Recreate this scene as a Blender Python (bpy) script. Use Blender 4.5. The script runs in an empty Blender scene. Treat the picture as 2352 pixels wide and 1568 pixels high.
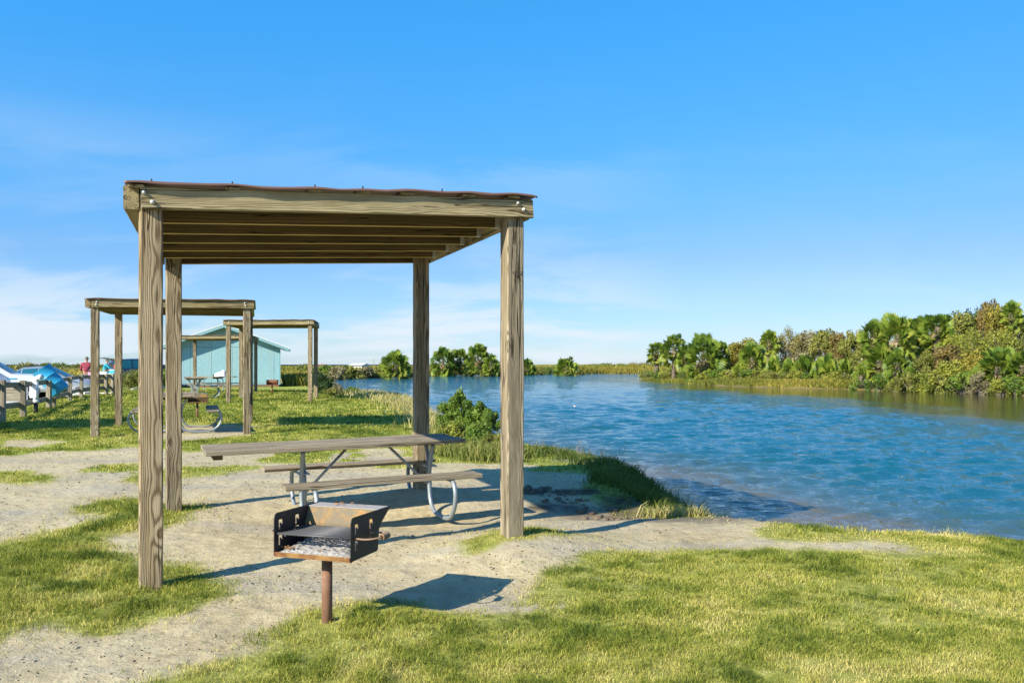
import bpy, bmesh, math, random, zlib
import numpy as np
from mathutils import Vector, Matrix
R = math.radians
SC = bpy.context.scene
COL = SC.collection
rng = random.Random(7)
nr = np.random.RandomState(11)

# ------------------------------------------------------------------ camera
EYE = 1.40
cam = bpy.data.cameras.new('camera'); camo = bpy.data.objects.new('camera', cam); COL.objects.link(camo)
camo.location = (0, 0, EYE); camo.rotation_euler = (R(90), 0, 0)
cam.lens = 29.97; cam.sensor_width = 36; cam.shift_y = 52.5/2352
cam.clip_start = 0.05; cam.clip_end = 9000
cam.dof.use_dof = True; cam.dof.focus_distance = 9.0; cam.dof.aperture_fstop = 11.0
SC.camera = camo
F = 1958.0        # focal length in units of a 2352-wide frame
HZ = 836.5        # horizon row
# ------------------------------------------------------------------ sun and sky
SUN_AZ, SUN_EL = 43.0, 30.5      # shadows fall 43 deg to the right of the view
sd = Vector((-math.sin(R(SUN_AZ))*math.cos(R(SUN_EL)), -math.cos(R(SUN_AZ))*math.cos(R(SUN_EL)), math.sin(R(SUN_EL))))
sl = bpy.data.lights.new('sun', 'SUN'); sl.energy = 5.0; sl.angle = R(0.5); sl.color = (1.0, 0.91, 0.74)
so = bpy.data.objects.new('sun', sl); COL.objects.link(so); so.location = (0, 0, 30)
so.rotation_euler = sd.to_track_quat('Z', 'Y').to_euler()
SC.view_settings.view_transform = 'Standard'; SC.view_settings.look = 'None'
SC.view_settings.exposure = 0.85; SC.view_settings.gamma = 1.0; SC.view_settings.use_curve_mapping = False

def shash(k): return zlib.crc32(repr(k).encode())
W = bpy.data.worlds.new("World"); SC.world = W; W.use_nodes = True
nt = W.node_tree; nt.nodes.clear()
def N(nt, t, **k):
    n = nt.nodes.new(t)
    for a, b in k.items():
        if a == 'i':
            for kk, v in b.items(): n.inputs[kk].default_value = v
        else: setattr(n, a, b)
    return n
def L(nt, a, b): nt.links.new(a, b)
def math_(nt, op, a, b=None, c=None, clamp=False):
    n = nt.nodes.new('ShaderNodeMath'); n.operation = op; n.use_clamp = clamp
    for i, v in enumerate((a, b, c)):
        if v is None: continue
        if isinstance(v, (int, float)): n.inputs[i].default_value = v
        else: nt.links.new(v, n.inputs[i])
    return n.outputs[0]
def mixc(nt, f, a, b, mode='MIX'):
    n = nt.nodes.new('ShaderNodeMix'); n.data_type = 'RGBA'; n.blend_type = mode
    for i, v in ((0, f), (6, a), (7, b)):
        if isinstance(v, (int, float)): n.inputs[i].default_value = v
        elif isinstance(v, tuple): n.inputs[i].default_value = (*v, 1) if len(v) == 3 else v
        else: nt.links.new(v, n.inputs[i])
    return n.outputs[2]
def ramp(nt, f, stops, interp='LINEAR'):
    n = nt.nodes.new('ShaderNodeValToRGB'); n.color_ramp.interpolation = interp
    e = n.color_ramp.elements
    while len(e) > 1: e.remove(e[-1])
    e[0].position = stops[0][0]; e[0].color = (*stops[0][1], 1)
    for p, c in stops[1:]:
        q = e.new(p); q.color = (*c, 1)
    if f is not None: nt.links.new(f, n.inputs[0])
    return n.outputs[0]
def noise(nt, vec, scale, detail=4, rough=.55, dist=0, out=0):
    n = nt.nodes.new('ShaderNodeTexNoise'); n.inputs['Scale'].default_value = scale
    n.inputs['Detail'].default_value = detail; n.inputs['Roughness'].default_value = rough; n.inputs['Distortion'].default_value = dist
    if vec is not None: nt.links.new(vec, n.inputs['Vector'])
    return n.outputs[out]
def mapping(nt, vec, loc=(0,0,0), rot=(0,0,0), scale=(1,1,1)):
    n = nt.nodes.new('ShaderNodeMapping')
    n.inputs[1].default_value = loc; n.inputs[2].default_value = rot; n.inputs[3].default_value = scale
    nt.links.new(vec, n.inputs[0]); return n.outputs[0]

sky = N(nt, 'ShaderNodeTexSky', sky_type='NISHITA', sun_disc=False)
sky.sun_elevation = R(SUN_EL); sky.sun_rotation = math.atan2(sd.x, sd.y) % (2*math.pi)
sky.altitude = 0; sky.air_density = 1.0; sky.dust_density = 0.25; sky.ozone_density = 2.5
tc = N(nt, 'ShaderNodeTexCoord'); sep = N(nt, 'ShaderNodeSeparateXYZ'); L(nt, tc.outputs['Generated'], sep.inputs[0])
elev = math_(nt, 'MAXIMUM', sep.outputs[2], 0.0)
tint = ramp(nt, elev, [(0.0, (.47, .60, .90)), (.03, (.42, .55, .80)), (.12, (.38, .535, .75)), (.217, (.29, .67, .90)), (.38, (.23, .88, 1.22)), (.6, (.38, .92, 1.25))])
skyc = mixc(nt, 1.0, sky.outputs[0], tint, 'MULTIPLY')
# evens out the model sky from left to right
even = ramp(nt, math_(nt, 'MULTIPLY_ADD', sep.outputs[0], .5, .5), [(.2, (1.10, 1.20, 1.24)), (.5, (1.04, 1.04, 1.04)), (.78, (1.0, .90, .92))])
skyc = mixc(nt, 1.0, skyc, even, 'MULTIPLY')
# high thin cloud: noise on a plane far overhead, thicker towards the horizon
zz = math_(nt, 'ADD', elev, 0.26)
cmb = N(nt, 'ShaderNodeCombineXYZ')
L(nt, math_(nt, 'DIVIDE', sep.outputs[0], zz), cmb.inputs[0]); L(nt, math_(nt, 'DIVIDE', sep.outputs[1], zz), cmb.inputs[1])
m1 = mapping(nt, cmb.outputs[0], loc=(3.1, 0.7, 0), rot=(0, 0, R(12)), scale=(1.0, 1.9, 1))
n1 = noise(nt, m1, 1.3, 9, .58, .35)
n2 = noise(nt, mapping(nt, cmb.outputs[0], loc=(7.3, 2.2, 0), scale=(.6, .9, 1)), 1.5, 3, .5)
cl = math_(nt, 'MULTIPLY', n1, math_(nt, 'MULTIPLY_ADD', n2, 1.2, 0.4))
low = ramp(nt, elev, [(0.0, (.9,.9,.9)), (.04, (1,1,1)), (.075, (.60,.60,.60)), (.12, (.22,.22,.22)), (.19, (.12,.12,.12)), (.225, (.20,.20,.20)), (.27, (.03,.03,.03)), (.34, (0,0,0))])
# low bank of cloud is gathered in the middle and at the left
azx = math_(nt, 'ADD', sep.outputs[0], 0.0)
azm = ramp(nt, math_(nt, 'MULTIPLY_ADD', azx, .5, .5), [(0.0, (1,1,1)), (.26, (1,1,1)), (.36, (.60,.60,.60)), (.45, (1,1,1)), (.54, (.95,.95,.95)), (.60, (.16,.16,.16)), (.72, (.22,.22,.22)), (1, (.3,.3,.3))])
lowz = math_(nt, 'MULTIPLY', low, azm)
cmask = ramp(nt, cl, [(.40, (0,0,0)), (.60, (1,1,1))], 'EASE')
cmask = math_(nt, 'MULTIPLY', cmask, lowz, clamp=True)
skyc = mixc(nt, math_(nt, 'MULTIPLY', cmask, .92, clamp=True), skyc, (4.3, 4.75, 5.2))
bg = N(nt, 'ShaderNodeBackground'); bg.inputs[1].default_value = 0.105
L(nt, skyc, bg.inputs[0])
L(nt, bg.outputs[0], N(nt, 'ShaderNodeOutputWorld').inputs[0])

# ------------------------------------------------------------------ object helpers
def props(o, label=None, cat=None, group=None, kind=None):
    if label: o['label'] = label
    if cat: o['category'] = cat
    if group: o['group'] = group
    if kind: o['kind'] = kind
    return o
def thing(name, loc, label, cat, group=None, rz=0):
    o = bpy.data.objects.new(name, None); COL.objects.link(o); o.empty_display_size = .1
    o.location = loc; o.rotation_euler = (0, 0, rz)
    return props(o, label, cat, group)
def mobj(name, me, mat, parent=None):
    o = bpy.data.objects.new(name, me); COL.objects.link(o)
    if mat is not None:
        for m in (mat if isinstance(mat, (list, tuple)) else [mat]): me.materials.append(m)
    if parent: o.parent = parent
    return o
def pymesh(name, V, Fc, smooth=False):
    me = bpy.data.meshes.new(name); me.from_pydata([tuple(v) for v in V], [], Fc); me.update()
    if smooth:
        for p in me.polygons: p.use_smooth = True
    return me
def npmesh(name, V, T, smooth=False):
    """fast mesh from arrays; T has 3 or 4 columns"""
    me = bpy.data.meshes.new(name); V = np.asarray(V, np.float32); T = np.asarray(T, np.int32)
    k = T.shape[1]
    me.vertices.add(len(V)); me.vertices.foreach_set('co', V.ravel())
    me.loops.add(T.size); me.loops.foreach_set('vertex_index', T.ravel())
    me.polygons.add(len(T)); me.polygons.foreach_set('loop_start', np.arange(0, T.size, k, dtype=np.int32))
    if smooth: me.polygons.foreach_set('use_smooth', np.ones(len(T), bool))
    me.update(calc_edges=True); return me
def attr(me, name, vals):
    a = me.attributes.new(name, 'FLOAT', 'POINT'); a.data.foreach_set('value', np.asarray(vals, np.float32).ravel())
class MB:
    """collects pieces of one part"""
    def __init__(s): s.v = []; s.f = []; s.sm = []
    def add(s, V, Fc, sm=False):
        o = len(s.v); s.v += [tuple(v) for v in V]; s.f += [tuple(i+o for i in f) for f in Fc]; s.sm += [sm]*len(Fc)
    def box(s, c, d, M=None, taper=1.0):
        x, y, z = d[0]/2, d[1]/2, d[2]/2
        V = [Vector((sx*x*(taper if sz > 0 else 1), sy*y*(taper if sz > 0 else 1), sz*z)) for sz in (-1, 1) for sy in (-1, 1) for sx in (-1, 1)]
        if M is not None: V = [M @ v for v in V]
        V = [v+Vector(c) for v in V]
        s.add(V, [(0,2,3,1), (4,5,7,6), (0,1,5,4), (2,6,7,3), (0,4,6,2), (1,3,7,5)])
    def tube(s, P, r, n=10, cap=True, closed=False):
        P = [Vector(p) for p in P]; rr = r if isinstance(r, (list, tuple)) else [r]*len(P)
        V = []; Fc = []; prev = None; m = len(P)
        for i, p in enumerate(P):
            if closed: t = P[(i+1) % m]-P[(i-1) % m]
            else: t = P[min(i+1, m-1)]-P[max(i-1, 0)]
            t.normalize()
            if prev is None:
                a = Vector((0,0,1)) if abs(t.z) < .9 else Vector((1,0,0))
                u = t.cross(a).normalized()
            else: u = (prev-t*prev.dot(t)).normalized()
            prev = u; w = t.cross(u)
            for k in range(n):
                an = 2*math.pi*k/n
                V.append(p+(u*math.cos(an)+w*math.sin(an))*rr[i])
        for i in range(m if closed else m-1):
            for k in range(n):
                a, b = i*n+k, i*n+(k+1) % n; j = (i+1) % m
                Fc.append((a, b, j*n+(k+1) % n, j*n+k))
        if cap and not closed:
            Fc.append(tuple(reversed(range(n)))); Fc.append(tuple(range((m-1)*n, m*n)))
        s.add(V, Fc, True)
    def prism(s, poly, M, t):
        """poly: 2D points; M maps (x,y,0..t)"""
        n = len(poly); V = [M @ Vector((p[0], p[1], 0)) for p in poly]+[M @ Vector((p[0], p[1], t)) for p in poly]
        s.add(V, [tuple(reversed(range(n))), tuple(range(n, 2*n))]+[(i, (i+1) % n, n+(i+1) % n, n+i) for i in range(n)])
    def build(s, name, mat, parent=None, bevel=0, seg=2):
        me = bpy.data.meshes.new(name); me.from_pydata(s.v, [], s.f); me.update()
        for p, q in zip(me.polygons, s.sm): p.use_smooth = q
        bm = bmesh.new(); bm.from_mesh(me); bmesh.ops.recalc_face_normals(bm, faces=bm.faces)
        if bevel:
            bmesh.ops.bevel(bm, geom=list(bm.edges), offset=bevel, segments=seg, affect='EDGES', profile=.7)
            for f in bm.faces: f.smooth = True
        bm.to_mesh(me); bm.free()
        if bevel:
            try: me.set_sharp_from_angle(angle=R(50))
            except Exception: pass
        return mobj(name, me, mat, parent)
def smooth_path(P, n=8):
    """Catmull-Rom"""
    P = [Vector(p) for p in P]; out = []
    for i in range(len(P)-1):
        a, b, c, d = P[max(i-1, 0)], P[i], P[i+1], P[min(i+2, len(P)-1)]
        for k in range(n):
            t = k/n
            out.append(.5*((2*b)+(c-a)*t+(2*a-5*b+4*c-d)*t*t+(3*b-a-3*c+d)*t**3))
    out.append(P[-1]); return out

# ------------------------------------------------------------------ noise and polygons in numpy
_T = np.random.RandomState(5).rand(256, 256).astype(np.float64)
def vn(x, y, s=0):
    x = np.asarray(x, float)+s*17.31; y = np.asarray(y, float)+s*9.77
    xi = np.floor(x).astype(int); yi = np.floor(y).astype(int); fx = x-xi; fy = y-yi
    fx = fx*fx*(3-2*fx); fy = fy*fy*(3-2*fy)
    g = lambda a, b: _T[a & 255, b & 255]
    return (g(xi, yi)*(1-fx)+g(xi+1, yi)*fx)*(1-fy)+(g(xi, yi+1)*(1-fx)+g(xi+1, yi+1)*fx)*fy
def fbm(x, y, s=0, o=4):
    t = 0; a = 1; n = 0
    for i in range(o):
        t = t+a*vn(x*2**i, y*2**i, s+i*3); n += a; a *= .5
    return t/n
def sst(a, b, x):
    t = np.clip((x-a)/(b-a), 0, 1); return t*t*(3-2*t)
def pdist(P, x, y):
    """signed distance to polygon P (positive inside)"""
    P = np.asarray(P, float); x = np.asarray(x, float); y = np.asarray(y, float)
    d = np.full(x.shape, 1e18); ins = np.zeros(x.shape, bool)
    for i in range(len(P)):
        ax, ay = P[i]; bx, by = P[(i+1) % len(P)]
        ex, ey = bx-ax, by-ay; l = ex*ex+ey*ey+1e-12
        t = np.clip(((x-ax)*ex+(y-ay)*ey)/l, 0, 1)
        d = np.minimum(d, (x-ax-t*ex)**2+(y-ay-t*ey)**2)
        c = ((ay > y) != (by > y)) & (x < (bx-ax)*(y-ay)/(by-ay+1e-18)+ax)
        ins ^= c
    d = np.sqrt(d); return np.where(ins, d, -d)
def at(px, py, z=0.0):
    """point of the plane z seen at (px, py) of the 2352-wide frame"""
    d = (EYE-z)*F/(py-HZ); return ((px-1176)/F*d, d)
def atd(px, d): return (px-1176)/F*d
WZ = -0.30
water_poly = [at(*p, WZ) for p in [(777,872.5), (785,886), (806,902), (840,914), (880,922), (945,934), (1000,958), (1060,1003), (1120,1032),
    (1170,1043), (1230,1052), (1310,1062), (1395,1076), (1450,1092), (1500,1106), (1552,1130), (1600,1152), (1640,1170), (1690,1188), (1760,1198), (1840,1206), (1900,1232), (2000,1256), (2150,1268), (2352,1290), (2800,1298)]]
water_poly += [(9, 7.5), (14, 8.2), (22, 9.5), (45, 10), (80, 12), (80, 30), (42, 38)]
water_poly += [at(*p, WZ) for p in [(2700,925), (2500,917), (2352,909), (2230,903), (2100,898), (1985,895), (1900,893), (1790,891), (1700,888), (1620,884.5), (1560,881), (1505,877), (1473,872)]]
water_poly += [at(*p, WZ) for p in [(1462,866), (1500,861), (1540,858.8), (1470,858.2), (1380,858.0), (1320,858.6), (1290,858.4), (1200,859.2), (1130,860), (1060,861), (985,861.5), (900,864), (845,867.5), (800,869.5)]]
beach = at(1745, 1195, -.25)
fence_x = ([0, 20.5, 22.3, 28.5, 35, 38, 41, 50, 62, 200], [-9, -12.3, -12.8, -14.9, -17.7, -18.2, -19.0, -24, -31, -110])
GS = [(.11, 0.05, 6.45, .62, .62), (.10, -.96, 8.95, .55, .55), (-.065, -.8, 7.75, 1.0, .7), (.10, -7.2, 18.3, 5, 4), (.20, -8.5, 29.5, 7, 6), (.08, -13.5, 38, 4, 4),
      (-.09, 1.55, 8.35, .75, .35), (-.05, .9, 8.2, .6, .4), (.05, 1.6, 9.5, .6, .6)]
def gz(x, y, fine=True):
    x = np.asarray(x, float); y = np.asarray(y, float)
    d = -pdist(water_poly, x, y)
    bx, by = beach
    bw = np.exp(-(((x-bx)/1.25)**2+((y-by)/1.1)**2))
    near = y < 70
    wid = np.where(near, .75+2.3*bw, 2.5)
    dj = d+.18*(fbm(x*1.2, y*1.2, 3)-.5)*np.where(near, 1, 3)
    z = WZ-.02+(.32)*sst(0, 1, dj/wid)
    z = np.where(dj < 0, WZ-.02+np.maximum(dj*.22, -1.2), z)
    land = sst(.3, 3, d)
    g = 0
    for a, cx, cy, rx, ry in GS: g = g+a*np.exp(-(((x-cx)/rx)**2+((y-cy)/ry)**2))
    lot = sst(0.3, 4.5, np.interp(y, *fence_x)-x)*(x < 0)
    far = sst(40, 60, y)*sst(10, 20, x)
    g = g-.27*lot+far*.5*sst(0, 9, d)+.10*(fbm(x*.12, y*.12, 8)-.5)*sst(12, 40, y)
    z = z+g*sst(0, .8, d)
    if fine: z = z+(.035*(fbm(x*1.1, y*1.1, 1)-.5)+.024*(fbm(x*5, y*5, 2, 4)-.5)+.012*(fbm(x*14, y*14, 6, 2)-.5)*sst(16, 8, y))*sst(0, .6, d)*sst(60, 20, np.hypot(x, y))
    return z
def gz1(x, y): return float(gz(np.array([x]), np.array([y]))[0])
def gat(px, py):
    """point of the ground seen at (px, py)"""
    z = 0.0
    for _ in range(12):
        x, d = at(px, py, z); z = .5*z+.5*float(gz(np.array([x]), np.array([d]), False)[0])
    return (x, d, gz1(x, d))
# lawn and bare earth
def PG(pts, z=0.0): return [at(*p, z) for p in pts]
lawn = [
 PG([(-900,1235), (-200,1240), (0,1244), (60,1226), (120,1214), (195,1188), (160,1163), (235,1148), (330,1150), (410,1153), (510,1156), (478,1188), (420,1206), (330,1222), (300,1240), (322,1280), (330,1298), (380,1290), (440,1306), (528,1338), (490,1368), (430,1385), (390,1410), (300,1440), (270,1462), (190,1452), (110,1430), (60,1456), (0,1486), (-300,1530), (-900,1560)]),
 PG([(-200,2400), (-100,1800), (330,1568), (420,1534), (560,1490), (590,1462), (640,1440), (700,1405), (760,1398), (860,1384), (980,1388), (1110,1412), (1180,1405), (1262,1340), (1290,1300), (1270,1283), (1390,1268), (1500,1262), (1640,1258), (1760,1262), (1900,1266), (2140,1268), (2110,1258), (1960,1246), (1800,1240), (1730,1228), (1775,1205), (1830,1190), (1900,1170), (1980,1160), (2150,1160), (2352,1170), (2800,1170), (3600,1150), (4500,1400), (4500,2400)]),
 PG([(1050,1268), (1080,1250), (1110,1236), (1160,1222), (1215,1212), (1290,1220), (1352,1240), (1320,1258), (1250,1268), (1150,1284), (1090,1290)]),
 PG([(-60,1084), (20,1083), (80,1080), (140,1094), (100,1106), (40,1114), (-60,1112)]),
 PG([(150,1076), (250,1068), (320,1066), (330,1080), (260,1084), (190,1088)]),
 PG([(200,1062), (300,1046), (330,1040), (330,1062), (280,1064)]),
 PG([(235,1108), (300,1086), (420,1072), (560,1068), (590,1074), (470,1100), (420,1104), (330,1112)]),
 PG([(1085,1068), (1150,1066), (1190,1070), (1250,1082), (1310,1088), (1370,1098), (1345,1112), (1342,1132), (1400,1150), (1480,1172), (1560,1182), (1622,1190), (1624,1176), (1575,1150), (1530,1128), (1480,1100), (1420,1078), (1350,1064), (1260,1052), (1180,1042), (1130,1020), (1060,1010), (1000,1050)]),
]
main_lawn = PG([(-2500,1052), (-300,1050), (-20,1052), (60,1046), (130,1054), (210,1042), (320,1030), (420,1040), (440,1066), (560,1062), (640,1064), (760,1060), (830,1068), (880,1074), (960,1072), (1080,1066), (1190,1060)])+[(3.0, 12.5), (2.3, 16), (.5, 40), (0, 95), (-300, 200), (-300, 20)]
lawn.append(main_lawn)
bare = [PG([(806,1052), (850,1035), (905,1033), (950,1040), (960,1056), (880,1062)]), PG([(330,1012), (430,988), (520,984), (592,992), (560,1008), (440,1020)]), PG([(1085,1070), (1130,1064), (1200,1066), (1200,1076), (1120,1078)]), PG([(0,1018), (60,1016), (130,1022), (60,1030), (0,1030)])]
def lawn_mask(x, y):
    m = np.full(np.shape(x), -9.0)
    sc = 1+np.asarray(y)/14
    jit = (fbm(x*1.6, y*1.6, 21, 5)-.5)*.42*sc
    for P in lawn: m = np.maximum(m, pdist(P, x, y))
    for P in bare: m = np.minimum(m, -pdist(P, x, y))
    m = m+jit
    thin = fbm(x*.55, y*.30, 31, 4)
    m = m-.38*sst(.64, .72, fbm(x*1.25, y*1.25, 37, 5))*(y < 5.6)
    m = m-np.where((y > 9) & (y < 13.5) & (x < -2.5), 1.2*sst(.46, .62, thin), 0)
    return m
# ------------------------------------------------------------------ materials
def mat(name):
    m = bpy.data.materials.new(name); m.use_nodes = True; t = m.node_tree; t.nodes.clear()
    b = t.nodes.new('ShaderNodeBsdfPrincipled'); o = t.nodes.new('ShaderNodeOutputMaterial'); t.links.new(b.outputs[0], o.inputs[0])
    return m, t, b
def bump(t, b, h, strength=.4, dist=.01):
    n = t.nodes.new('ShaderNodeBump'); n.inputs['Strength'].default_value = strength; n.inputs['Distance'].default_value = dist
    t.links.new(h, n.inputs['Height']); t.links.new(n.outputs[0], b.inputs['Normal']); return n
def simple(name, col, rough=.5, metal=0, var=.15, scale=8, bmp=0, spec=.5, coat=0):
    m, t, b = mat(name); tcx = t.nodes.new('ShaderNodeTexCoord')
    n = noise(t, tcx.outputs['Object'], scale, 5, .6)
    c = mixc(t, n, tuple(x*(1-var) for x in col), tuple(min(1, x*(1+var)) for x in col)); t.links.new(c, b.inputs['Base Color'])
    b.inputs['Roughness'].default_value = rough; b.inputs['Metallic'].default_value = metal; b.inputs['Specular IOR Level'].default_value = spec
    b.inputs['Coat Weight'].default_value = coat; b.inputs['Coat Roughness'].default_value = .08
    if bmp: bump(t, b, n, bmp, .01)
    return m
def wood(name, light, dark, ring=150., island=False, green=0, yellow=0, lower=None):
    """weathered softwood, grain along local X"""
    m, t, b = mat(name); tcx = t.nodes.new('ShaderNodeTexCoord'); oi = t.nodes.new('ShaderNodeObjectInfo')
    rnd = oi.outputs['Random']
    if island:
        g = t.nodes.new('ShaderNodeNewGeometry'); rnd = math_(t, 'ADD', rnd, g.outputs['Random Per Island'])
    cx = t.nodes.new('ShaderNodeCombineXYZ'); t.links.new(math_(t, 'MULTIPLY', rnd, 37.0), cx.inputs[0])
    t.links.new(math_(t, 'MULTIPLY', math_(t, 'FRACT', math_(t, 'MULTIPLY', rnd, 7.7)), .10), cx.inputs[1])
    t.links.new(math_(t, 'MULTIPLY_ADD', math_(t, 'FRACT', math_(t, 'MULTIPLY', rnd, 13.1)), .05, .03), cx.inputs[2])
    va = t.nodes.new('ShaderNodeVectorMath'); va.operation = 'ADD'; t.links.new(tcx.outputs['Object'], va.inputs[0]); t.links.new(cx.outputs[0], va.inputs[1])
    P = va.outputs[0]
    # knots: sparse cells along the piece
    kv = mapping(t, P, scale=(2.3, 6, 6))
    vo = t.nodes.new('ShaderNodeTexVoronoi'); vo.feature = 'F1'; vo.inputs['Scale'].default_value = 1.0; t.links.new(kv, vo.inputs['Vector'])
    kd = vo.outputs['Distance']
    kn = math_(t, 'POWER', math_(t, 'SUBTRACT', 1.0, math_(t, 'MULTIPLY', kd, 1.7), clamp=True), 3.0)
    warp = noise(t, mapping(t, P, scale=(1.1, 4, 4)), 1.0, 3, .5, out=1)
    wv = t.nodes.new('ShaderNodeVectorMath'); wv.operation = 'SCALE'; wv.inputs['Scale'].default_value = .034; t.links.new(warp, wv.inputs[0])
    v2 = t.nodes.new('ShaderNodeVectorMath'); v2.operation = 'ADD'; t.links.new(P, v2.inputs[0]); t.links.new(wv.outputs[0], v2.inputs[1])
    sp = t.nodes.new('ShaderNodeSeparateXYZ'); t.links.new(v2.outputs[0], sp.inputs[0])
    r = math_(t, 'SQRT', math_(t, 'ADD', math_(t, 'POWER', sp.outputs[1], 2.0), math_(t, 'POWER', sp.outputs[2], 2.0)))
    r = math_(t, 'ADD', r, math_(t, 'MULTIPLY', kn, .020))
    fine = noise(t, mapping(t, P, scale=(3, 160, 160)), 1.0, 4, .65)
    r = math_(t, 'ADD', r, math_(t, 'MULTIPLY', fine, .004))
    band = math_(t, 'MULTIPLY_ADD', math_(t, 'SINE', math_(t, 'MULTIPLY', r, ring*6.28)), .5, .5)
    band = math_(t, 'POWER', band, 2.2)
    grey = noise(t, mapping(t, P, scale=(2.2, 9, 9)), 1.0, 5, .6)
    lt = mixc(t, grey, tuple(c*.72 for c in light), tuple(c*1.22 for c in light))
    if yellow: lt = mixc(t, math_(t, 'MULTIPLY', ramp(t, noise(t, mapping(t, P, scale=(.8, 6, 6)), 1, 2), [(.52, (0,0,0)), (.66, (1,1,1))]), yellow), lt, (.36, .25, .08))
    if green: lt = mixc(t, math_(t, 'MULTIPLY', ramp(t, noise(t, mapping(t, P, scale=(1.2, 5, 5)), 1.7, 3), [(.46, (0,0,0)), (.66, (1,1,1))]), green), lt, (.21, .22, .075))
    c = mixc(t, math_(t, 'MULTIPLY', band, .95), lt, dark)
    c = mixc(t, math_(t, 'MULTIPLY', ramp(t, noise(t, mapping(t, P, scale=(1.3, 13, 13)), 1.0, 4, .6), [(.42, (0,0,0)), (.66, (1,1,1))]), .5), c, tuple(q*.75 for q in dark))
    c = mixc(t, math_(t, 'MULTIPLY', ramp(t, fine, [(.35, (1,1,1)), (.5, (0,0,0))]), .35), c, dark)
    # drying cracks
    ck = noise(t, mapping(t, P, scale=(.8, 26, 26)), 1.0, 2, .5, .4)
    ckm = ramp(t, math_(t, 'ABSOLUTE', math_(t, 'SUBTRACT', ck, .60)), [(0, (1,1,1)), (.014, (.8,.8,.8)), (.028, (0,0,0))])
    c = mixc(t, ckm, c, tuple(x*.30 for x in dark))
    core = ramp(t, kd, [(.075, (1,1,1)), (.12, (0,0,0))]); c = mixc(t, math_(t, 'MULTIPLY', core, .8), c, (.07, .04, .02))
    tv = ramp(t, math_(t, 'FRACT', math_(t, 'MULTIPLY', rnd, 5.3)), [(0, (.78, .76, .72)), (.5, (.92, .93, .95)), (1, (1.06, 1.0, .92))]); c = mixc(t, 1.0, c, tv, 'MULTIPLY')
    if lower:      # ground bounce painted in as a paler colour on the rafters' lower faces
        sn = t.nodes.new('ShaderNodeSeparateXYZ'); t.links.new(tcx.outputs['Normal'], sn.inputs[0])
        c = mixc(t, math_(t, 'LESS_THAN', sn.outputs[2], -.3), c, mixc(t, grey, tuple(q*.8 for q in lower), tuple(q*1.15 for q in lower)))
    t.links.new(c, b.inputs['Base Color']); b.inputs['Roughness'].default_value = .85; b.inputs['Specular IOR Level'].default_value = .25
    h = math_(t, 'SUBTRACT', math_(t, 'MULTIPLY', band, -.5), math_(t, 'MULTIPLY', ckm, 1.2))
    h = math_(t, 'ADD', h, math_(t, 'MULTIPLY', fine, .6))
    bump(t, b, h, .7, .004)
    return m
M_post = wood('weathered_post_wood', (.43, .36, .245), (.115, .083, .046), 185, yellow=.35)
M_beam = wood('weathered_beam_wood', (.53, .455, .27), (.17, .125, .06), 175, green=.45, yellow=.2)
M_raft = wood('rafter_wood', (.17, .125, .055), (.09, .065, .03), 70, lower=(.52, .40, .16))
M_top = wood('bench_wood', (.44, .38, .28), (.20, .16, .11), 150, island=True)
M_fence = wood('fence_wood', (.40, .36, .28), (.20, .17, .12), 60)
M_galv = simple('galvanised_steel', (.27, .31, .335), .45, .4, .18, 14)
M_galvd = simple('bolt_zinc', (.60, .60, .58), .5, .4)
M_black = simple('dark_hole', (.015, .013, .012), .9)
def metal_rust(name, base, rust, amt=(.45, .62), rough=.6, scale=9):
    m, t, b = mat(name); tcx = t.nodes.new('ShaderNodeTexCoord')
    n = noise(t, tcx.outputs['Object'], scale, 8, .65, .3); k = ramp(t, n, [(amt[0], (0,0,0)), (amt[1], (1,1,1))])
    f = noise(t, tcx.outputs['Object'], 160, 3, .6)
    c = mixc(t, k, mixc(t, f, tuple(x*.6 for x in base), tuple(x*1.5 for x in base)), mixc(t, f, tuple(x*.6 for x in rust), tuple(x*1.35 for x in rust)))
    t.links.new(c, b.inputs['Base Color']); b.inputs['Roughness'].default_value = rough; b.inputs['Specular IOR Level'].default_value = .35
    bump(t, b, math_(t, 'ADD', n, math_(t, 'MULTIPLY', f, .5)), .3, .003); return m
M_grill = metal_rust('sooty_steel', (.022, .022, .024), (.10, .07, .045), (.56, .78), .55)
M_lip = metal_rust('rusty_tray', (.30, .17, .06), (.16, .06, .025), (.4, .6), .8)
M_back = metal_rust('scorched_plate', (.16, .125, .075), (.30, .17, .05), (.45, .6), .7, 12)
M_shelf = metal_rust('grey_shelf_plate', (.34, .31, .28), (.34, .20, .10), (.6, .75), .6)
M_pole = metal_rust('rusty_pipe', (.17, .085, .05), (.24, .13, .085), (.4, .6), .85)
M_handle = metal_rust('rusty_rod', (.22, .16, .11), (.28, .14, .07), (.4, .6), .75)
M_redrust = metal_rust('red_rust', (.16, .055, .03), (.22, .09, .045), (.4, .6), .85)
M_roof = simple('brown_sheet_metal', (.155, .085, .065), .55, 0, .12, 3, .1)
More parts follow.
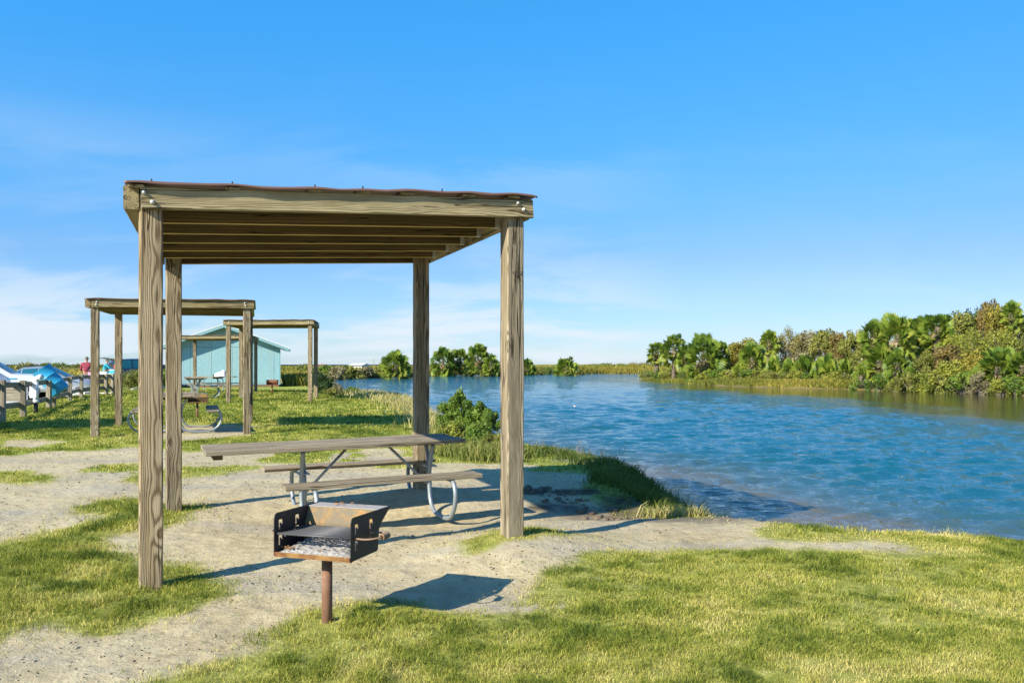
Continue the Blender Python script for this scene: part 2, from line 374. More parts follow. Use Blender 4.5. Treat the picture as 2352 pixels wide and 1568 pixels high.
def ash_mat():
    m, t, b = mat('ash'); tcx = t.nodes.new('ShaderNodeTexCoord'); n = noise(t, tcx.outputs['Object'], 55, 6, .7)
    sp = t.nodes.new('ShaderNodeSeparateXYZ'); t.links.new(tcx.outputs['Object'], sp.inputs[0])
    k = math_(t, 'ADD', math_(t, 'MULTIPLY', sp.outputs[1], 3.2), math_(t, 'MULTIPLY', n, 1.0))
    c = mixc(t, ramp(t, k, [(.80, (0,0,0)), (.98, (1,1,1))]), ramp(t, n, [(.3, (.14, .13, .12)), (.48, (.27, .255, .235)), (.7, (.52, .50, .47))]), ramp(t, n, [(.3, (.02, .02, .02)), (.55, (.10, .11, .12)), (.70, (.4, .4, .4))]))
    t.links.new(c, b.inputs['Base Color']); b.inputs['Roughness'].default_value = .95; bump(t, b, n, .8, .01); return m
M_ash = ash_mat()
M_leafb = simple('dry_brown_leaf', (.36, .17, .06), .8, 0, .3, 40)
M_white = simple('white_plastic', (.75, .76, .78), .4, 0, .05)
M_pvc = simple('white_pvc', (.74, .76, .80), .35, 0, .06, 5)
M_barrel = simple('blue_barrel_plastic', (.025, .30, .52), .38, 0, .18, 3)
M_hutroof = simple('roof_felt', (.24, .22, .22), .9, 0, .2, 20)
M_trim = simple('teal_fascia', (.20, .37, .42), .6, 0, .08, 4)
def hut_mat():
    m, t, b = mat('teal_textured_siding'); tcx = t.nodes.new('ShaderNodeTexCoord')
    n = noise(t, mapping(t, tcx.outputs['Object'], scale=(9, 9, 3.0)), 1.6, 4, .6, 1.2); w = noise(t, tcx.outputs['Object'], .9, 4, .6)
    c = mixc(t, w, (.22, .39, .45), (.28, .47, .53)); sp = t.nodes.new('ShaderNodeSeparateXYZ'); t.links.new(tcx.outputs['Object'], sp.inputs[0])
    fr = math_(t, 'ABSOLUTE', math_(t, 'SUBTRACT', math_(t, 'FRACT', math_(t, 'DIVIDE', math_(t, 'ADD', sp.outputs[0], 12.3), 1.22)), .5))
    seam = ramp(t, fr, [(0, (1,1,1)), (.006, (1,1,1)), (.014, (0,0,0))])
    hz = ramp(t, math_(t, 'ABSOLUTE', math_(t, 'SUBTRACT', sp.outputs[2], 2.46)), [(0, (1,1,1)), (.010, (1,1,1)), (.02, (0,0,0))])
    s = math_(t, 'MAXIMUM', seam, hz); c = mixc(t, math_(t, 'MULTIPLY', s, .5), c, (.10, .25, .28)); t.links.new(c, b.inputs['Base Color'])
    st = noise(t, mapping(t, tcx.outputs['Object'], scale=(2.6, 2.6, .25)), 1.2, 4, .6); c2 = mixc(t, math_(t, 'MULTIPLY', ramp(t, st, [(.5, (0,0,0)), (.7, (1,1,1))]), .35), c, (.28, .36, .36)); lowd = ramp(t, math_(t, 'ADD', sp.outputs[2], math_(t, 'MULTIPLY', st, .5)), [(.35, (1,1,1)), (.62, (0,0,0))]); c2 = mixc(t, math_(t, 'MULTIPLY', lowd, .45), c2, (.20, .17, .12)); t.links.new(c2, b.inputs['Base Color'])
    b.inputs['Roughness'].default_value = .65; bump(t, b, math_(t, 'SUBTRACT', n, s), .8, .03); return m
M_hut = hut_mat()
M_band = simple('brown_foundation', (.22, .13, .07), .9, 0, .3, 3)
M_conc = simple('pale_concrete', (.55, .52, .46), .9, 0, .15, 6)
M_carwhite = simple('white_car_paint', (.58, .60, .64), .25, 0, .03, 2, 0, .5, .8)
M_carsilver = simple('silver_car_paint', (.42, .46, .50), .28, .6, .05, 2, 0, .5, .8)
M_cardark = simple('navy_car_paint', (.02, .035, .07), .25, .2, .05, 2, 0, .5, 1)
M_glass = simple('tinted_glass', (.012, .10, .15), .25, 0, .3, 2, 0, .4)
M_tyre = simple('tyre_rubber', (.02, .02, .02), .8, 0, .3, 20)
M_rim = simple('alloy_rim', (.55, .55, .56), .35, .7)
M_dark = simple('black_trim', (.02, .02, .022), .6)
M_amber = simple('amber_lens', (.6, .16, .03), .3)
M_lamp = simple('headlamp_lens', (.6, .63, .66), .1)
M_skin = simple('skin', (.42, .22, .14), .6, 0, .05)
M_maroon = simple('maroon_shirt', (.26, .03, .055), .8, 0, .15, 12)
M_khaki = simple('khaki_trousers', (.42, .38, .30), .85)
M_jean = simple('dark_trousers', (.03, .035, .05), .85)
M_cyan = simple('cyan_shirt', (.02, .34, .50), .7, 0, .1, 9)
M_hair = simple('grey_hair', (.16, .14, .12), .9)
M_cap = simple('dark_cap', (.05, .045, .045), .8)
M_pink = simple('pink_bag', (.65, .25, .40), .6)
M_green = simple('green_plastic', (.03, .30, .15), .5)
M_red = simple('red_plastic', (.6, .06, .04), .4)
M_cream = simple('cream_wall', (.72, .70, .66), .8)

# ---- ground
def ground_mat():
    m, t, b = mat('ground'); tcx = t.nodes.new('ShaderNodeTexCoord'); P = tcx.outputs['Object']
    def A(n): a = t.nodes.new('ShaderNodeAttribute'); a.attribute_name = n; return a.outputs['Fac']
    n1 = noise(t, P, 1.1, 6, .6); n2 = noise(t, P, 9, 6, .65); n3 = noise(t, P, 70, 4, .7)
    sand = ramp(t, math_(t, 'MULTIPLY_ADD', n2, .5, math_(t, 'MULTIPLY', n1, .5)), [(.30, (.28, .225, .13)), (.45, (.42, .345, .205)), (.58, (.51, .435, .27)), (.70, (.51, .455, .32))])
    sand = mixc(t, math_(t, 'MULTIPLY', ramp(t, n3, [(.30, (1,1,1)), (.42, (0,0,0))]), .5), sand, (.20, .15, .10))
    sand = mixc(t, ramp(t, n3, [(.66, (0,0,0)), (.74, (.6,.6,.6))]), sand, (.66, .62, .54))
    dr = noise(t, mapping(t, P, scale=(.35, 1.4, 1)), .9, 5, .6)
    sand = mixc(t, math_(t, 'MULTIPLY', ramp(t, dr, [(.50, (0,0,0)), (.64, (1,1,1))]), .5), sand, (.33, .31, .27))
    turf = ramp(t, math_(t, 'MULTIPLY_ADD', n2, .6, math_(t, 'MULTIPLY', n3, .4)), [(.33, (.10, .11, .02)), (.5, (.25, .26, .05)), (.66, (.40, .37, .12))])
    turff = ramp(t, math_(t, 'MULTIPLY_ADD', noise(t, P, .35, 5, .6), .6, math_(t, 'MULTIPLY', n2, .4)), [(.36, (.18, .24, .03)), (.5, (.25, .30, .045)), (.62, (.36, .35, .085))])
    turf = mixc(t, A('far'), turf, turff)
    c = mixc(t, A('turf'), sand, turf)
    sc_ = noise(t, P, 3.2, 7, .68, .4); sand = mixc(t, math_(t, 'MULTIPLY', ramp(t, sc_, [(.36, (1,1,1)), (.46, (0,0,0))]), .25), sand, (.27, .21, .125)); sand = mixc(t, math_(t, 'MULTIPLY', ramp(t, sc_, [(.56, (0,0,0)), (.66, (1,1,1))]), .4), sand, (.58, .52, .40))
    grav = ramp(t, noise(t, P, 3, 8, .7), [(.35, (.42, .38, .32)), (.55, (.60, .57, .50)), (.7, (.68, .66, .60))])
    c = mixc(t, A('lot'), c, grav)
    marsh = ramp(t, noise(t, mapping(t, P, scale=(.04, .10, 1)), 1, 6, .65), [(.38, (.10, .11, .025)), (.5, (.24, .19, .04)), (.62, (.34, .24, .06))])
    c = mixc(t, A('marsh'), c, marsh)
    mud = ramp(t, n2, [(.4, (.035, .027, .02)), (.6, (.11, .09, .065)), (.72, (.20, .165, .12))]); c = mixc(t, A('mud'), c, mud)
    wet = ramp(t, n2, [(.35, (.11, .08, .048)), (.65, (.22, .165, .10))]); c = mixc(t, A('wet'), c, wet)
    t.links.new(c, b.inputs['Base Color'])
    b.inputs['Specular IOR Level'].default_value = .2
    t.links.new(math_(t, 'MULTIPLY_ADD', A('wet'), -.45, .95), b.inputs['Roughness'])
    bump(t, b, math_(t, 'ADD', math_(t, 'MULTIPLY', noise(t, P, 3.2, 7, .68, .4), 1.2), math_(t, 'ADD', math_(t, 'MULTIPLY', n2, 1.0), math_(t, 'MULTIPLY', n3, .25))), .5, .045); return m
def build_ground():
    a_in = np.linspace(R(-46), R(46), 420); a_out = np.linspace(R(46), R(314), 60)[1:-1]
    ang = np.concatenate([a_in, a_out]); na = len(ang)
    rad = [.4]
    while rad[-1] < 6500: rad.append(rad[-1]*(1.0125 if rad[-1] < 60 else 1.03 if rad[-1] < 250 else 1.08)+.0)
    rad = np.array(rad); n = len(rad)
    rr, aa = np.meshgrid(rad, ang, indexing='ij'); x = rr*np.sin(aa); y = rr*np.cos(aa)
    z = gz(x, y); V = np.stack([x, y, z], -1).reshape(-1, 3)
    V = np.concatenate([V, [[0, 0, gz1(0, 0)]]])
    i = np.arange(n-1)[:, None]*na; j = np.arange(na)[None, :]; j2 = (j+1) % na
    Q = np.stack([i+j, i+j2, i+na+j2, i+na+j], -1).reshape(-1, 4)
    c = len(V)-1; cap = np.array([[c, (k+1) % na, k, k] for k in range(na)])
    me = npmesh('ground', V, Q, True)
    x = V[:, 0]; y = V[:, 1]; d = -pdist(water_poly, x, y)
    lm = lawn_mask(x, y); turf = sst(-.05, .12, lm)
    lotm = sst(.6, 1.8, np.interp(y, *fence_x)-x+(fbm(x*.5, y*.5, 4)-.5)*2)*(x < 0)*(y < 75)*(y > 5)*sst(0, 2, 40-(-x))
    marsh = np.clip(sst(52, 62, y)+sst(32, 40, -x), 0, 1)*(1-lotm); marsh = np.maximum(marsh, (x > 8)*(y > 30))
    turf = np.maximum(turf, (y > 40)); far = sst(8, 16, np.hypot(x, y))
    mudc = [at(1440, 1180, -.15), at(1300, 1150, -.1), at(1650, 1215, -.2)]
    mud = 0
    for (cx, cy), rx, ry, a in zip(mudc, (.35, .9, .55), (.22, .16, .25), (.5, .9, .45)): mud = mud+a*np.exp(-(((x-cx)/rx)**2+((y-cy)/ry)**2))
    mud = mud+1.0*np.exp(-(((x-1.35)/.55)**2+((y-8.15)/.22)**2))+.8*np.exp(-(((x-.55)/.5)**2+((y-8.5)/.13)**2))
    mud = np.clip(mud*2.4*sst(.36, .56, fbm(x*3, y*3, 12)), 0, 1)
    wet = sst(.55, 0.0, d)*(y < 70)+sst(1.5, 0, d)*(y >= 70)*.7
    wet = np.clip(wet+np.exp(-(((x-beach[0])/.9)**2+((y-beach[1]+.3)/.5)**2))*1.3*fbm(x*2, y*2, 5), 0, 1)
    damp = PG([(1225,1180), (1400,1186), (1620,1186), (1800,1180), (1900,1196), (1800,1212), (1730,1232), (1600,1232), (1480,1226), (1320,1206)], -.12)
    wet = np.clip(wet+.85*sst(-.25, .3, pdist(damp, x, y)+(fbm(x*2.5, y*2.5, 15)-.5)*.6), 0, 1)
    turf = turf*(1-np.clip(wet*1.2-.2, 0, 1)*(y < 14)*(x < 3.2)*(x > 1.8))
    for nme, v in (('turf', turf), ('lot', lotm), ('marsh', marsh), ('mud', mud), ('wet', wet), ('far', far)): attr(me, nme, v)
    return props(mobj('ground', me, ground_mat()), 'sandy ground with worn turf beside the lagoon', None, None, 'structure')
build_ground()

# ---- water
def water():
    m, t, b = mat('lagoon_water'); tcx = t.nodes.new('ShaderNodeTexCoord'); P = tcx.outputs['Object']
    a = t.nodes.new('ShaderNodeAttribute'); a.attribute_name = 'shore'; sh = a.outputs['Fac']
    a2 = t.nodes.new('ShaderNodeAttribute'); a2.attribute_name = 'calm'; calm = a2.outputs['Fac']
    c = ramp(t, sh, [(0, (.14, .105, .06)), (.25, (.05, .09, .095)), (.7, (.012, .085, .115)), (1, (.005, .09, .135))])
    c = mixc(t, calm, c, (.055, .055, .018))
    t.links.new(c, b.inputs['Base Color']); b.inputs['IOR'].default_value = 1.333; b.inputs['Roughness'].default_value = .05
    w1 = noise(t, mapping(t, P, rot=(0, 0, R(14)), scale=(1.7, 3.2, 1)), 1.0, 4, .6, .4)
    w2 = noise(t, mapping(t, P, rot=(0, 0, R(-10)), scale=(.35, .8, 1)), 1.0, 4, .55)
    w3 = noise(t, mapping(t, P, rot=(0, 0, R(5)), scale=(5, 10, 1)), 1.5, 3, .6)
    h = math_(t, 'ADD', math_(t, 'MULTIPLY', w1, .7), math_(t, 'ADD', math_(t, 'MULTIPLY', w2, .9), math_(t, 'MULTIPLY', w3, .28)))
    bn = bump(t, b, h, 1.0, .09)
    t.links.new(math_(t, 'MULTIPLY_ADD', calm, -.85, 1.0), bn.inputs['Strength'])
    # grid over the lagoon only, with real waves
    rad = np.exp(np.arange(math.log(5.5), math.log(175), .0062)); ang = np.linspace(R(-26), R(47), 420)
    rr, aa = np.meshgrid(rad, ang, indexing='ij')
    x = rr*np.sin(aa); y = rr*np.cos(aa); V = np.stack([x, y, np.full(x.shape, WZ)], -1).reshape(-1, 3)
    na = len(ang); i = np.arange(len(rad)-1)[:, None]*na; j = np.arange(na-1)[None, :]
    Q = np.stack([i+j, i+j+1, i+na+j+1, i+na+j], -1).reshape(-1, 4)
    pd = pdist(water_poly, V[:, 0], V[:, 1]); keep = (pd[Q] > -1.4).any(1); Q = Q[keep]
    u, inv = np.unique(Q, return_inverse=True); V = V[u]; Q = inv.reshape(-1, 4)[:, ::-1]; pd = pd[u]
    xx, yy = V[:, 0], V[:, 1]; D = np.hypot(xx, yy)
    rb = [at(*p, WZ) for p in [(1460,868), (1500,879), (1560,892), (1720,905), (1850,914), (2000,938), (2150,956), (2352,984), (2900,1010), (4500,1000), (4500,900), (1500,866)]]
    cm = sst(-3.5, 3.0, pdist(rb, xx, yy)+(fbm(xx*.22, yy*.10, 14)-.5)*9)
    r2 = np.random.RandomState(21); h = 0; gust = .55+.9*fbm(xx*.05, yy*.11, 19, 3)
    for k in range(34):
        lam = .17*1.065**k; an = R(97)+r2.randn()*.42; kk = 2*math.pi/lam; ph = r2.rand()*6.28
        a = lam*.0115*(1.0 if lam < .6 else (.6/lam)**1.3)
        vis = sst(2.0, 3.6, lam/(D*.0062)); sh = np.clip(pd/(lam*2.2), 0, 1)
        wob = .9*vn(xx/lam*.35, yy/lam*.35, k)
        grp = .35+1.3*vn(xx/lam*.21, yy/lam*.21, k+50)
        h = h+a*grp*vis*sh*np.sin(kk*(xx*math.cos(an)+yy*math.sin(an))+ph+wob*2)
    V[:, 2] += h*gust*(1-.985*cm)
    me = npmesh('water', V, Q, True)
    nearshore = np.where(yy < 36, sst(-.6, 5.5, pd+(fbm(xx*.4, yy*.4, 9)-.5)*2), 1)
    attr(me, 'shore', nearshore); attr(me, 'calm', cm)
    return props(mobj('water', me, m), 'rippled blue lagoon water', None, None, 'structure')
water()
# ---- pale line of open bay water near the horizon
def bay():
    m, t, b = mat('bay_water'); b.inputs['Base Color'].default_value = (.05, .13, .2, 1); b.inputs['Roughness'].default_value = .35
    V = [(-2600, 900, .9), (-90, 900, .9), (-200, 2600, .9), (-6000, 2600, .9)]
    return props(mobj('bay_water', pymesh('bay_water', V, [(0, 1, 2, 3)]), m), 'thin blue line of open bay on the horizon', None, None, 'structure')
bay()
# ------------------------------------------------------------------ grass
def leaf_mat(name, stops, trans=.35, rough=.6, objvar=.0, spec=.25):
    m = bpy.data.materials.new(name); m.use_nodes = True; t = m.node_tree; t.nodes.clear()
    o = t.nodes.new('ShaderNodeOutputMaterial')
    a = t.nodes.new('ShaderNodeAttribute'); a.attribute_name = 'tone'
    f = a.outputs['Fac']
    if objvar:
        oi = t.nodes.new('ShaderNodeObjectInfo'); f = math_(t, 'ADD', f, math_(t, 'MULTIPLY_ADD', oi.outputs['Random'], objvar, -objvar/2), clamp=True)
    c = ramp(t, f, stops)
    b = t.nodes.new('ShaderNodeBsdfPrincipled'); b.inputs['Roughness'].default_value = rough; b.inputs['Specular IOR Level'].default_value = spec
    tr = t.nodes.new('ShaderNodeBsdfTranslucent'); mx = t.nodes.new('ShaderNodeMixShader'); mx.inputs[0].default_value = trans
    t.links.new(c, b.inputs['Base Color']); t.links.new(mixc(t, .5, c, (.30, .34, .03), 'MIX'), tr.inputs[0])
    t.links.new(b.outputs[0], mx.inputs[1]); t.links.new(tr.outputs[0], mx.inputs[2]); t.links.new(mx.outputs[0], o.inputs[0])
    return m
M_lawn = leaf_mat('lawn_blade', [(0, (.055, .09, .011)), (.28, (.17, .22, .024)), (.5, (.34, .35, .052)), (.72, (.54, .48, .12)), (1, (.70, .59, .24))], .3)
M_sedge = leaf_mat('bank_blade', [(0, (.05, .08, .016)), (.35, (.12, .16, .03)), (.6, (.24, .25, .06)), (.8, (.44, .38, .14)), (1, (.60, .50, .26))], .3)
def blades(x, y, z, h, w, lean, tone, az=None, curl=None):
    """5-vertex blades; arrays"""
    n = len(x); az = nr.rand(n)*6.283 if az is None else az; fa = nr.rand(n)*6.283
    dx, dy = np.cos(az), np.sin(az); wx, wy = np.cos(fa)*w/2, np.sin(fa)*w/2
    P = np.zeros((n, 5, 3))
    P[:, 0] = np.stack([x-wx, y-wy, z-.01], 1); P[:, 1] = np.stack([x+wx, y+wy, z-.01], 1)
    mx, my, mz = x+dx*h*lean*.35, y+dy*h*lean*.35, z+h*.6
    P[:, 2] = np.stack([mx+wx*.8, my+wy*.8, mz], 1); P[:, 3] = np.stack([mx-wx*.8, my-wy*.8, mz], 1)
    P[:, 4] = np.stack([x+dx*h*lean, y+dy*h*lean, z+h*np.sqrt(np.clip(1-.35*lean**2, .03, 1))], 1)
    b = (np.arange(n)*5)[:, None]
    T = np.concatenate([b+np.array([[0, 1, 2]]), b+np.array([[0, 2, 3]]), b+np.array([[3, 2, 4]])])
    return P.reshape(-1, 3), T, np.repeat(tone, 5)
def join(parts):
    Vs, Ts, A, o = [], [], [], 0
    for V, T, a in parts: Vs.append(V); Ts.append(T+o); A.append(a); o += len(V)
    return np.concatenate(Vs), np.concatenate(Ts), np.concatenate(A)
def lawn_obj():
    parts = []
    for d0, d1, dens, h0, w0 in ((2.2, 4.4, 17000, .021, .0027), (4.4, 7, 9800, .023, .0035), (7, 11, 4300, .026, .0050), (11, 18, 1500, .032, .009), (18, 30, 420, .045, .016), (30, 46, 150, .055, .028)):
        A = .78*(d1*d1-d0*d0); n = int(A*dens)
        y = np.sqrt(nr.rand(n)*(d1*d1-d0*d0)+d0*d0); x = (nr.rand(n)*2-1)*.78*y
        m = lawn_mask(x, y); k = m > (nr.rand(n)**2*.45-.05-.30*(nr.rand(n) < .10))
        if d0 > 10: k &= (x < 4)
        k &= pdist(water_poly, x, y) < -.10
        k &= (np.interp(y, *fence_x)-x < 1.2)
        x, y, m = x[k], y[k], m[k]; n = len(x)
        # gather into tufts
        tu = fbm(x*9, y*9, 41, 3); big = fbm(x*1.3, y*1.3, 43, 4); k = nr.rand(n) < sst(.28, .52, tu*.55+big*.45)*.9+.15
        k &= ~((pdist(lawn[7], x, y) > -.1) & (nr.rand(n) < .5)); x, y, m, tu, big = x[k], y[k], m[k], tu[k], big[k]; n = len(x)
        z = gz(x, y)
        edge = sst(0, .45, m)
        left = (x < -.5)*(y < 9)
        h = h0*(.25+1.6*tu**1.3)*(.6+.6*nr.rand(n))*(.6+.7*edge)*(1+.5*left)
        tall = sst(.55, .7, fbm(x*2.2, y*2.2, 51, 3)); h = h*(1+.6*tall)
        rim = (y < 11)*(x > 2.2)*sst(-.9, -.25, -(-pdist(water_poly, x, y))); h = h*(1+1.3*rim)
        straw = fbm(x*2.8, y*2.8, 61, 4)
        tone = .50+(straw-.5)*1.35+(nr.rand(n)-.5)*.42+.14*(1-edge)-.10*left+.10*rim-.14*tall
        tone = np.where((y > 11) & (y < 46), tone-.12*sst(12, 17, y+(x*.2)), tone)
        tone = tone-.26*(pdist(lawn[7], x, y) > -.1)+(tu-.5)*-.45
        lean = np.where(nr.rand(n) < .3, 1.3+.5*nr.rand(n), .35+.85*nr.rand(n)); tone = np.where(lean > 1.29, tone+.18, tone)
        parts.append(blades(x, y, z, h, w0*(.7+.6*nr.rand(n)), lean, np.clip(tone, 0, 1)))
    V, T, A = join(parts); me = npmesh('lawn_grass', V, T); attr(me, 'tone', A)
    props(mobj('lawn_grass', me, M_lawn), 'short green and straw coloured lawn grass with worn edges', None, None, 'stuff')
lawn_obj()
def bank_obj():
    """taller tufts along the near shore"""
    segs = [(PG([(1085,1062), (1150,1052), (1200,1054), (1300,1068), (1400,1086), (1480,1112), (1560,1150), (1612,1182)], -.10), .34, 7500, .12),
            (PG([(1380,1110), (1440,1132), (1500,1155), (1580,1176)], -.08), .28, 4200, .12),
            (PG([(1010,1030), (1050,1050), (1120,1062), (1160,1060)], -.05), .5, 3800, .20),
            (PG([(815,912), (850,918), (900,930), (950,946), (1000,975), (1050,1010)], -.05), .75, 8000, .25),
            (PG([(1500,1190), (1545,1192), (1600,1194), (1615,1192)], -.1), .14, 900, .12)]
    parts = []
    for si, (pl, sp, n, hh) in enumerate(segs):
        pl = np.array(pl); t = nr.rand(n)*(len(pl)-1); i = t.astype(int); f = t-i
        x = pl[i, 0]*(1-f)+pl[i+1, 0]*f+nr.randn(n)*sp*.5; y = pl[i, 1]*(1-f)+pl[i+1, 1]*f+nr.randn(n)*sp*(.5 if si != 3 else 1.2)
        k = pdist(water_poly, x, y) < -.06; tu = fbm(x*3.5, y*3.5, 71, 3); k &= nr.rand(n) < sst(.3, .55, tu)+.1
        x, y, tu = x[k], y[k], tu[k]; z = gz(x, y); n = len(x); D = np.hypot(x, y)
        h = hh*(.4+1.2*tu)*(.5+.8*nr.rand(n)); tone = {0: .14, 1: .16, 2: .5, 3: .78, 4: .78}[si]+(nr.rand(n)-.5)*.45+(tu-.5)*.3
        parts.append(blades(x, y, z, h, .0045+D*.0006*(.6+.8*nr.rand(n)), .3+.7*nr.rand(n), np.clip(tone, 0, 1)))
    V, T, A = join(parts); me = npmesh('bank_grass', V, T); attr(me, 'tone', A)
    props(mobj('bank_grass', me, M_sedge), 'taller tufted grass along the near shore', None, None, 'stuff')
bank_obj()
M_marsh = leaf_mat('marsh_blade', [(0, (.06, .085, .018)), (.35, (.17, .19, .03)), (.6, (.34, .28, .05)), (1, (.46, .35, .10))], .3)
def marsh_obj():
    parts = []
    def strip(px, spread, n, h, w, tone):
        pl = np.array(px); t = nr.rand(n)*(len(pl)-1); i = t.astype(int); f = t-i
        x = pl[i, 0]*(1-f)+pl[i+1, 0]*f+nr.randn(n)*spread*.3; y = pl[i, 1]*(1-f)+pl[i+1, 1]*f+nr.rand(n)*spread
        k = pdist(water_poly, x, y) < -.1; x, y = x[k], y[k]; n = len(x)
        hh = h*(.5+.8*nr.rand(n))*(.6+.8*fbm(x*.2, y*.2, 5)); parts.append(blades(x, y, gz(x, y), hh, w*(.6+.8*nr.rand(n)), .3+.5*nr.rand(n), np.clip(tone+(nr.rand(n)-.5)*.4+(fbm(x*.1, y*.1, 6)-.5)*.9, 0, 1)))
    strip([at(*p, WZ) for p in [(800,869.5), (900,864), (985,861.5), (1060,861), (1130,860), (1200,859.2), (1290,858.4), (1380,858), (1470,858.2), (1540,858.5)]], 12, 16000, .9, .14, .5)
    strip([at(*p, WZ) for p in [(1200,859.2), (1330,858.4), (1480,858.2)]], 7, 6000, .8, .12, .72)
    strip([at(*p, WZ) for p in [(1473,872), (1505,877), (1560,881), (1620,884.5), (1700,888), (1790,891), (1900,893), (1985,895), (2098,898), (2230,903), (2352,909), (2500,917)]], 3.0, 26000, .30, .045, .34)
    # flats beyond the lot and round the hut
    n = 15000; y = 62+nr.rand(n)*90; x = -(.30+.40*nr.rand(n))*y; k = (x < -.345*y) | (y > 75); x, y = x[k], y[k]; n = len(x)
    parts.append(blades(x, y, gz(x, y), .5+.6*nr.rand(n), .13+0*x, .3+.5*nr.rand(n), np.clip(.68+(fbm(x*.06, y*.08, 6)-.5)*.9+(nr.rand(n)-.5)*.3, 0, 1)))
    n = 5000; y = 54+nr.rand(n)*34; x = (-.268+.045*nr.rand(n))*y; k = pdist(water_poly, x, y) < -.6; x, y = x[k], y[k]
    parts.append(blades(x, y, gz(x, y), .45+.5*nr.rand(len(x)), .09+0*x, .3+.5*nr.rand(len(x)), np.clip(.62+(nr.rand(len(x))-.5)*.5, 0, 1)))
    n = 26000; y = 130+nr.rand(n)**1.5*420; x = (-.75+1.3*nr.rand(n))*y; k = pdist(water_poly, x, y) < -1; x, y = x[k], y[k]
    parts.append(blades(x, y, gz(x, y), .5+.5*nr.rand(len(x)), .5+0*x, .3+.5*nr.rand(len(x)), np.clip(.5+(fbm(x*.02, y*.02, 6)-.5)*1.2, 0, 1)))
    V, T, A = join(parts); me = npmesh('marsh_grass', V, T); attr(me, 'tone', A)
    props(mobj('marsh_grass', me, M_marsh), 'golden and olive marsh grass on the far shores', None, None, 'stuff')
marsh_obj()
def litter_obj():
    """small clods, shells and twigs on the bare earth"""
    n = 60000; d = 2.6+11*nr.rand(n)**1.4; x = (nr.rand(n)*2-1)*.7*d
    k = (lawn_mask(x, d) < -.02) & (pdist(water_poly, x, d) < -.2) & (nr.rand(n) < sst(.40, .62, fbm(x*1.7, d*1.7, 77, 4))+.10)
    x, d = x[k], d[k]; n = len(x); z = gz(x, d); s_ = (.0016+.0075*nr.rand(n)**5)*(.7+d*.06)
    O = np.array(((1,0,0), (0,1,0), (-1,0,0), (0,-1,0), (0,0,.7), (0,0,-.5)))
    P = O[None]*(.55+.8*nr.rand(n, 6, 1))*s_[:, None, None]; el = 1+2.2*nr.rand(n)**4; an = nr.rand(n)*6.28; P[:, :, 0] *= el[:, None]
    ca, sa = np.cos(an)[:, None], np.sin(an)[:, None]; px_, py_ = P[:, :, 0]*ca-P[:, :, 1]*sa, P[:, :, 0]*sa+P[:, :, 1]*ca
    V = np.stack([px_+x[:, None], py_+d[:, None], P[:, :, 2]+z[:, None]+s_[:, None]*.25], -1).reshape(-1, 3)
    T = ((np.arange(n)*6)[:, None, None]+np.array([(0,1,4), (1,2,4), (2,3,4), (3,0,4), (1,0,5), (2,1,5), (3,2,5), (0,3,5)])[None]).reshape(-1, 3)
    m, t, b = mat('clods'); g = t.nodes.new('ShaderNodeNewGeometry')
    t.links.new(ramp(t, g.outputs['Random Per Island'], [(0, (.09, .065, .04)), (.25, (.20, .15, .10)), (.5, (.34, .28, .19)), (.93, (.44, .38, .27)), (1, (.7, .68, .62))], 'CONSTANT'), b.inputs['Base Color']); b.inputs['Roughness'].default_value = .9
    o = mobj('soil_crumbs', npmesh('soil_crumbs', V, T), m); props(o, 'small clods and shell bits on the bare earth', None, None, 'stuff')
litter_obj()

# ------------------------------------------------------------------ timber pieces
def plank(name, p0, p1, w, h, m, parent=None, up=Vector((0,0,1)), bev=.005, origin=Vector((0,0,0)), wob=0, bend=0):
    """box from p0 to p1, grain along local X; w across, h along up"""
    p0, p1 = Vector(p0)-origin, Vector(p1)-origin; X = (p1-p0); Ln = X.length; X.normalize(); up = Vector(up)
    Y = up.cross(X).normalized(); Z = X.cross(Y).normalized()
    n = max(2, int(Ln/.12)); V = []; Fc = []; r2 = random.Random(shash((round(p0.x, 3), round(p0.y, 3), name)) & 65535)
    oy = oz = 0
    for i in range(n+1):
        x = Ln*i/n; oz = bend*math.sin(math.pi*i/n)
        q = wob*r2.uniform(-1, 1)
        b = bev*(1+.4*r2.uniform(-1, 1)); a, c = w/2+q, h/2+wob*r2.uniform(-1, 1)
        for (y, z) in ((-a+b, -c), (a-b, -c), (a, -c+b), (a, c-b), (a-b, c), (-a+b, c), (-a, c-b), (-a, -c+b)): V.append((x, y, z+oz))
    for i in range(n):
        for k in range(8): Fc.append((i*8+k, (i+1)*8+k, (i+1)*8+(k+1) % 8, i*8+(k+1) % 8))
    Fc.append(tuple(range(8))); Fc.append(tuple(reversed(range(n*8, n*8+8))))
    me = pymesh(name, V, Fc); o = mobj(name, me, m, parent)
    M = Matrix((X, Y, Z)).transposed().to_4x4(); M.translation = p0; o.matrix_basis = M
    return o
def bolt(parent, p, dirn, r=.0105, origin=Vector((0,0,0))):
    mb = MB(); d = Vector(dirn).normalized(); p = Vector(p)-origin
    mb.tube([p, p+d*.004], r*1.35, 12); mb.tube([p+d*.004, p+d*.016, p+d*.02], [r, r*.9, r*.3], 10)
    return mb.build('bolt', M_galvd, parent)
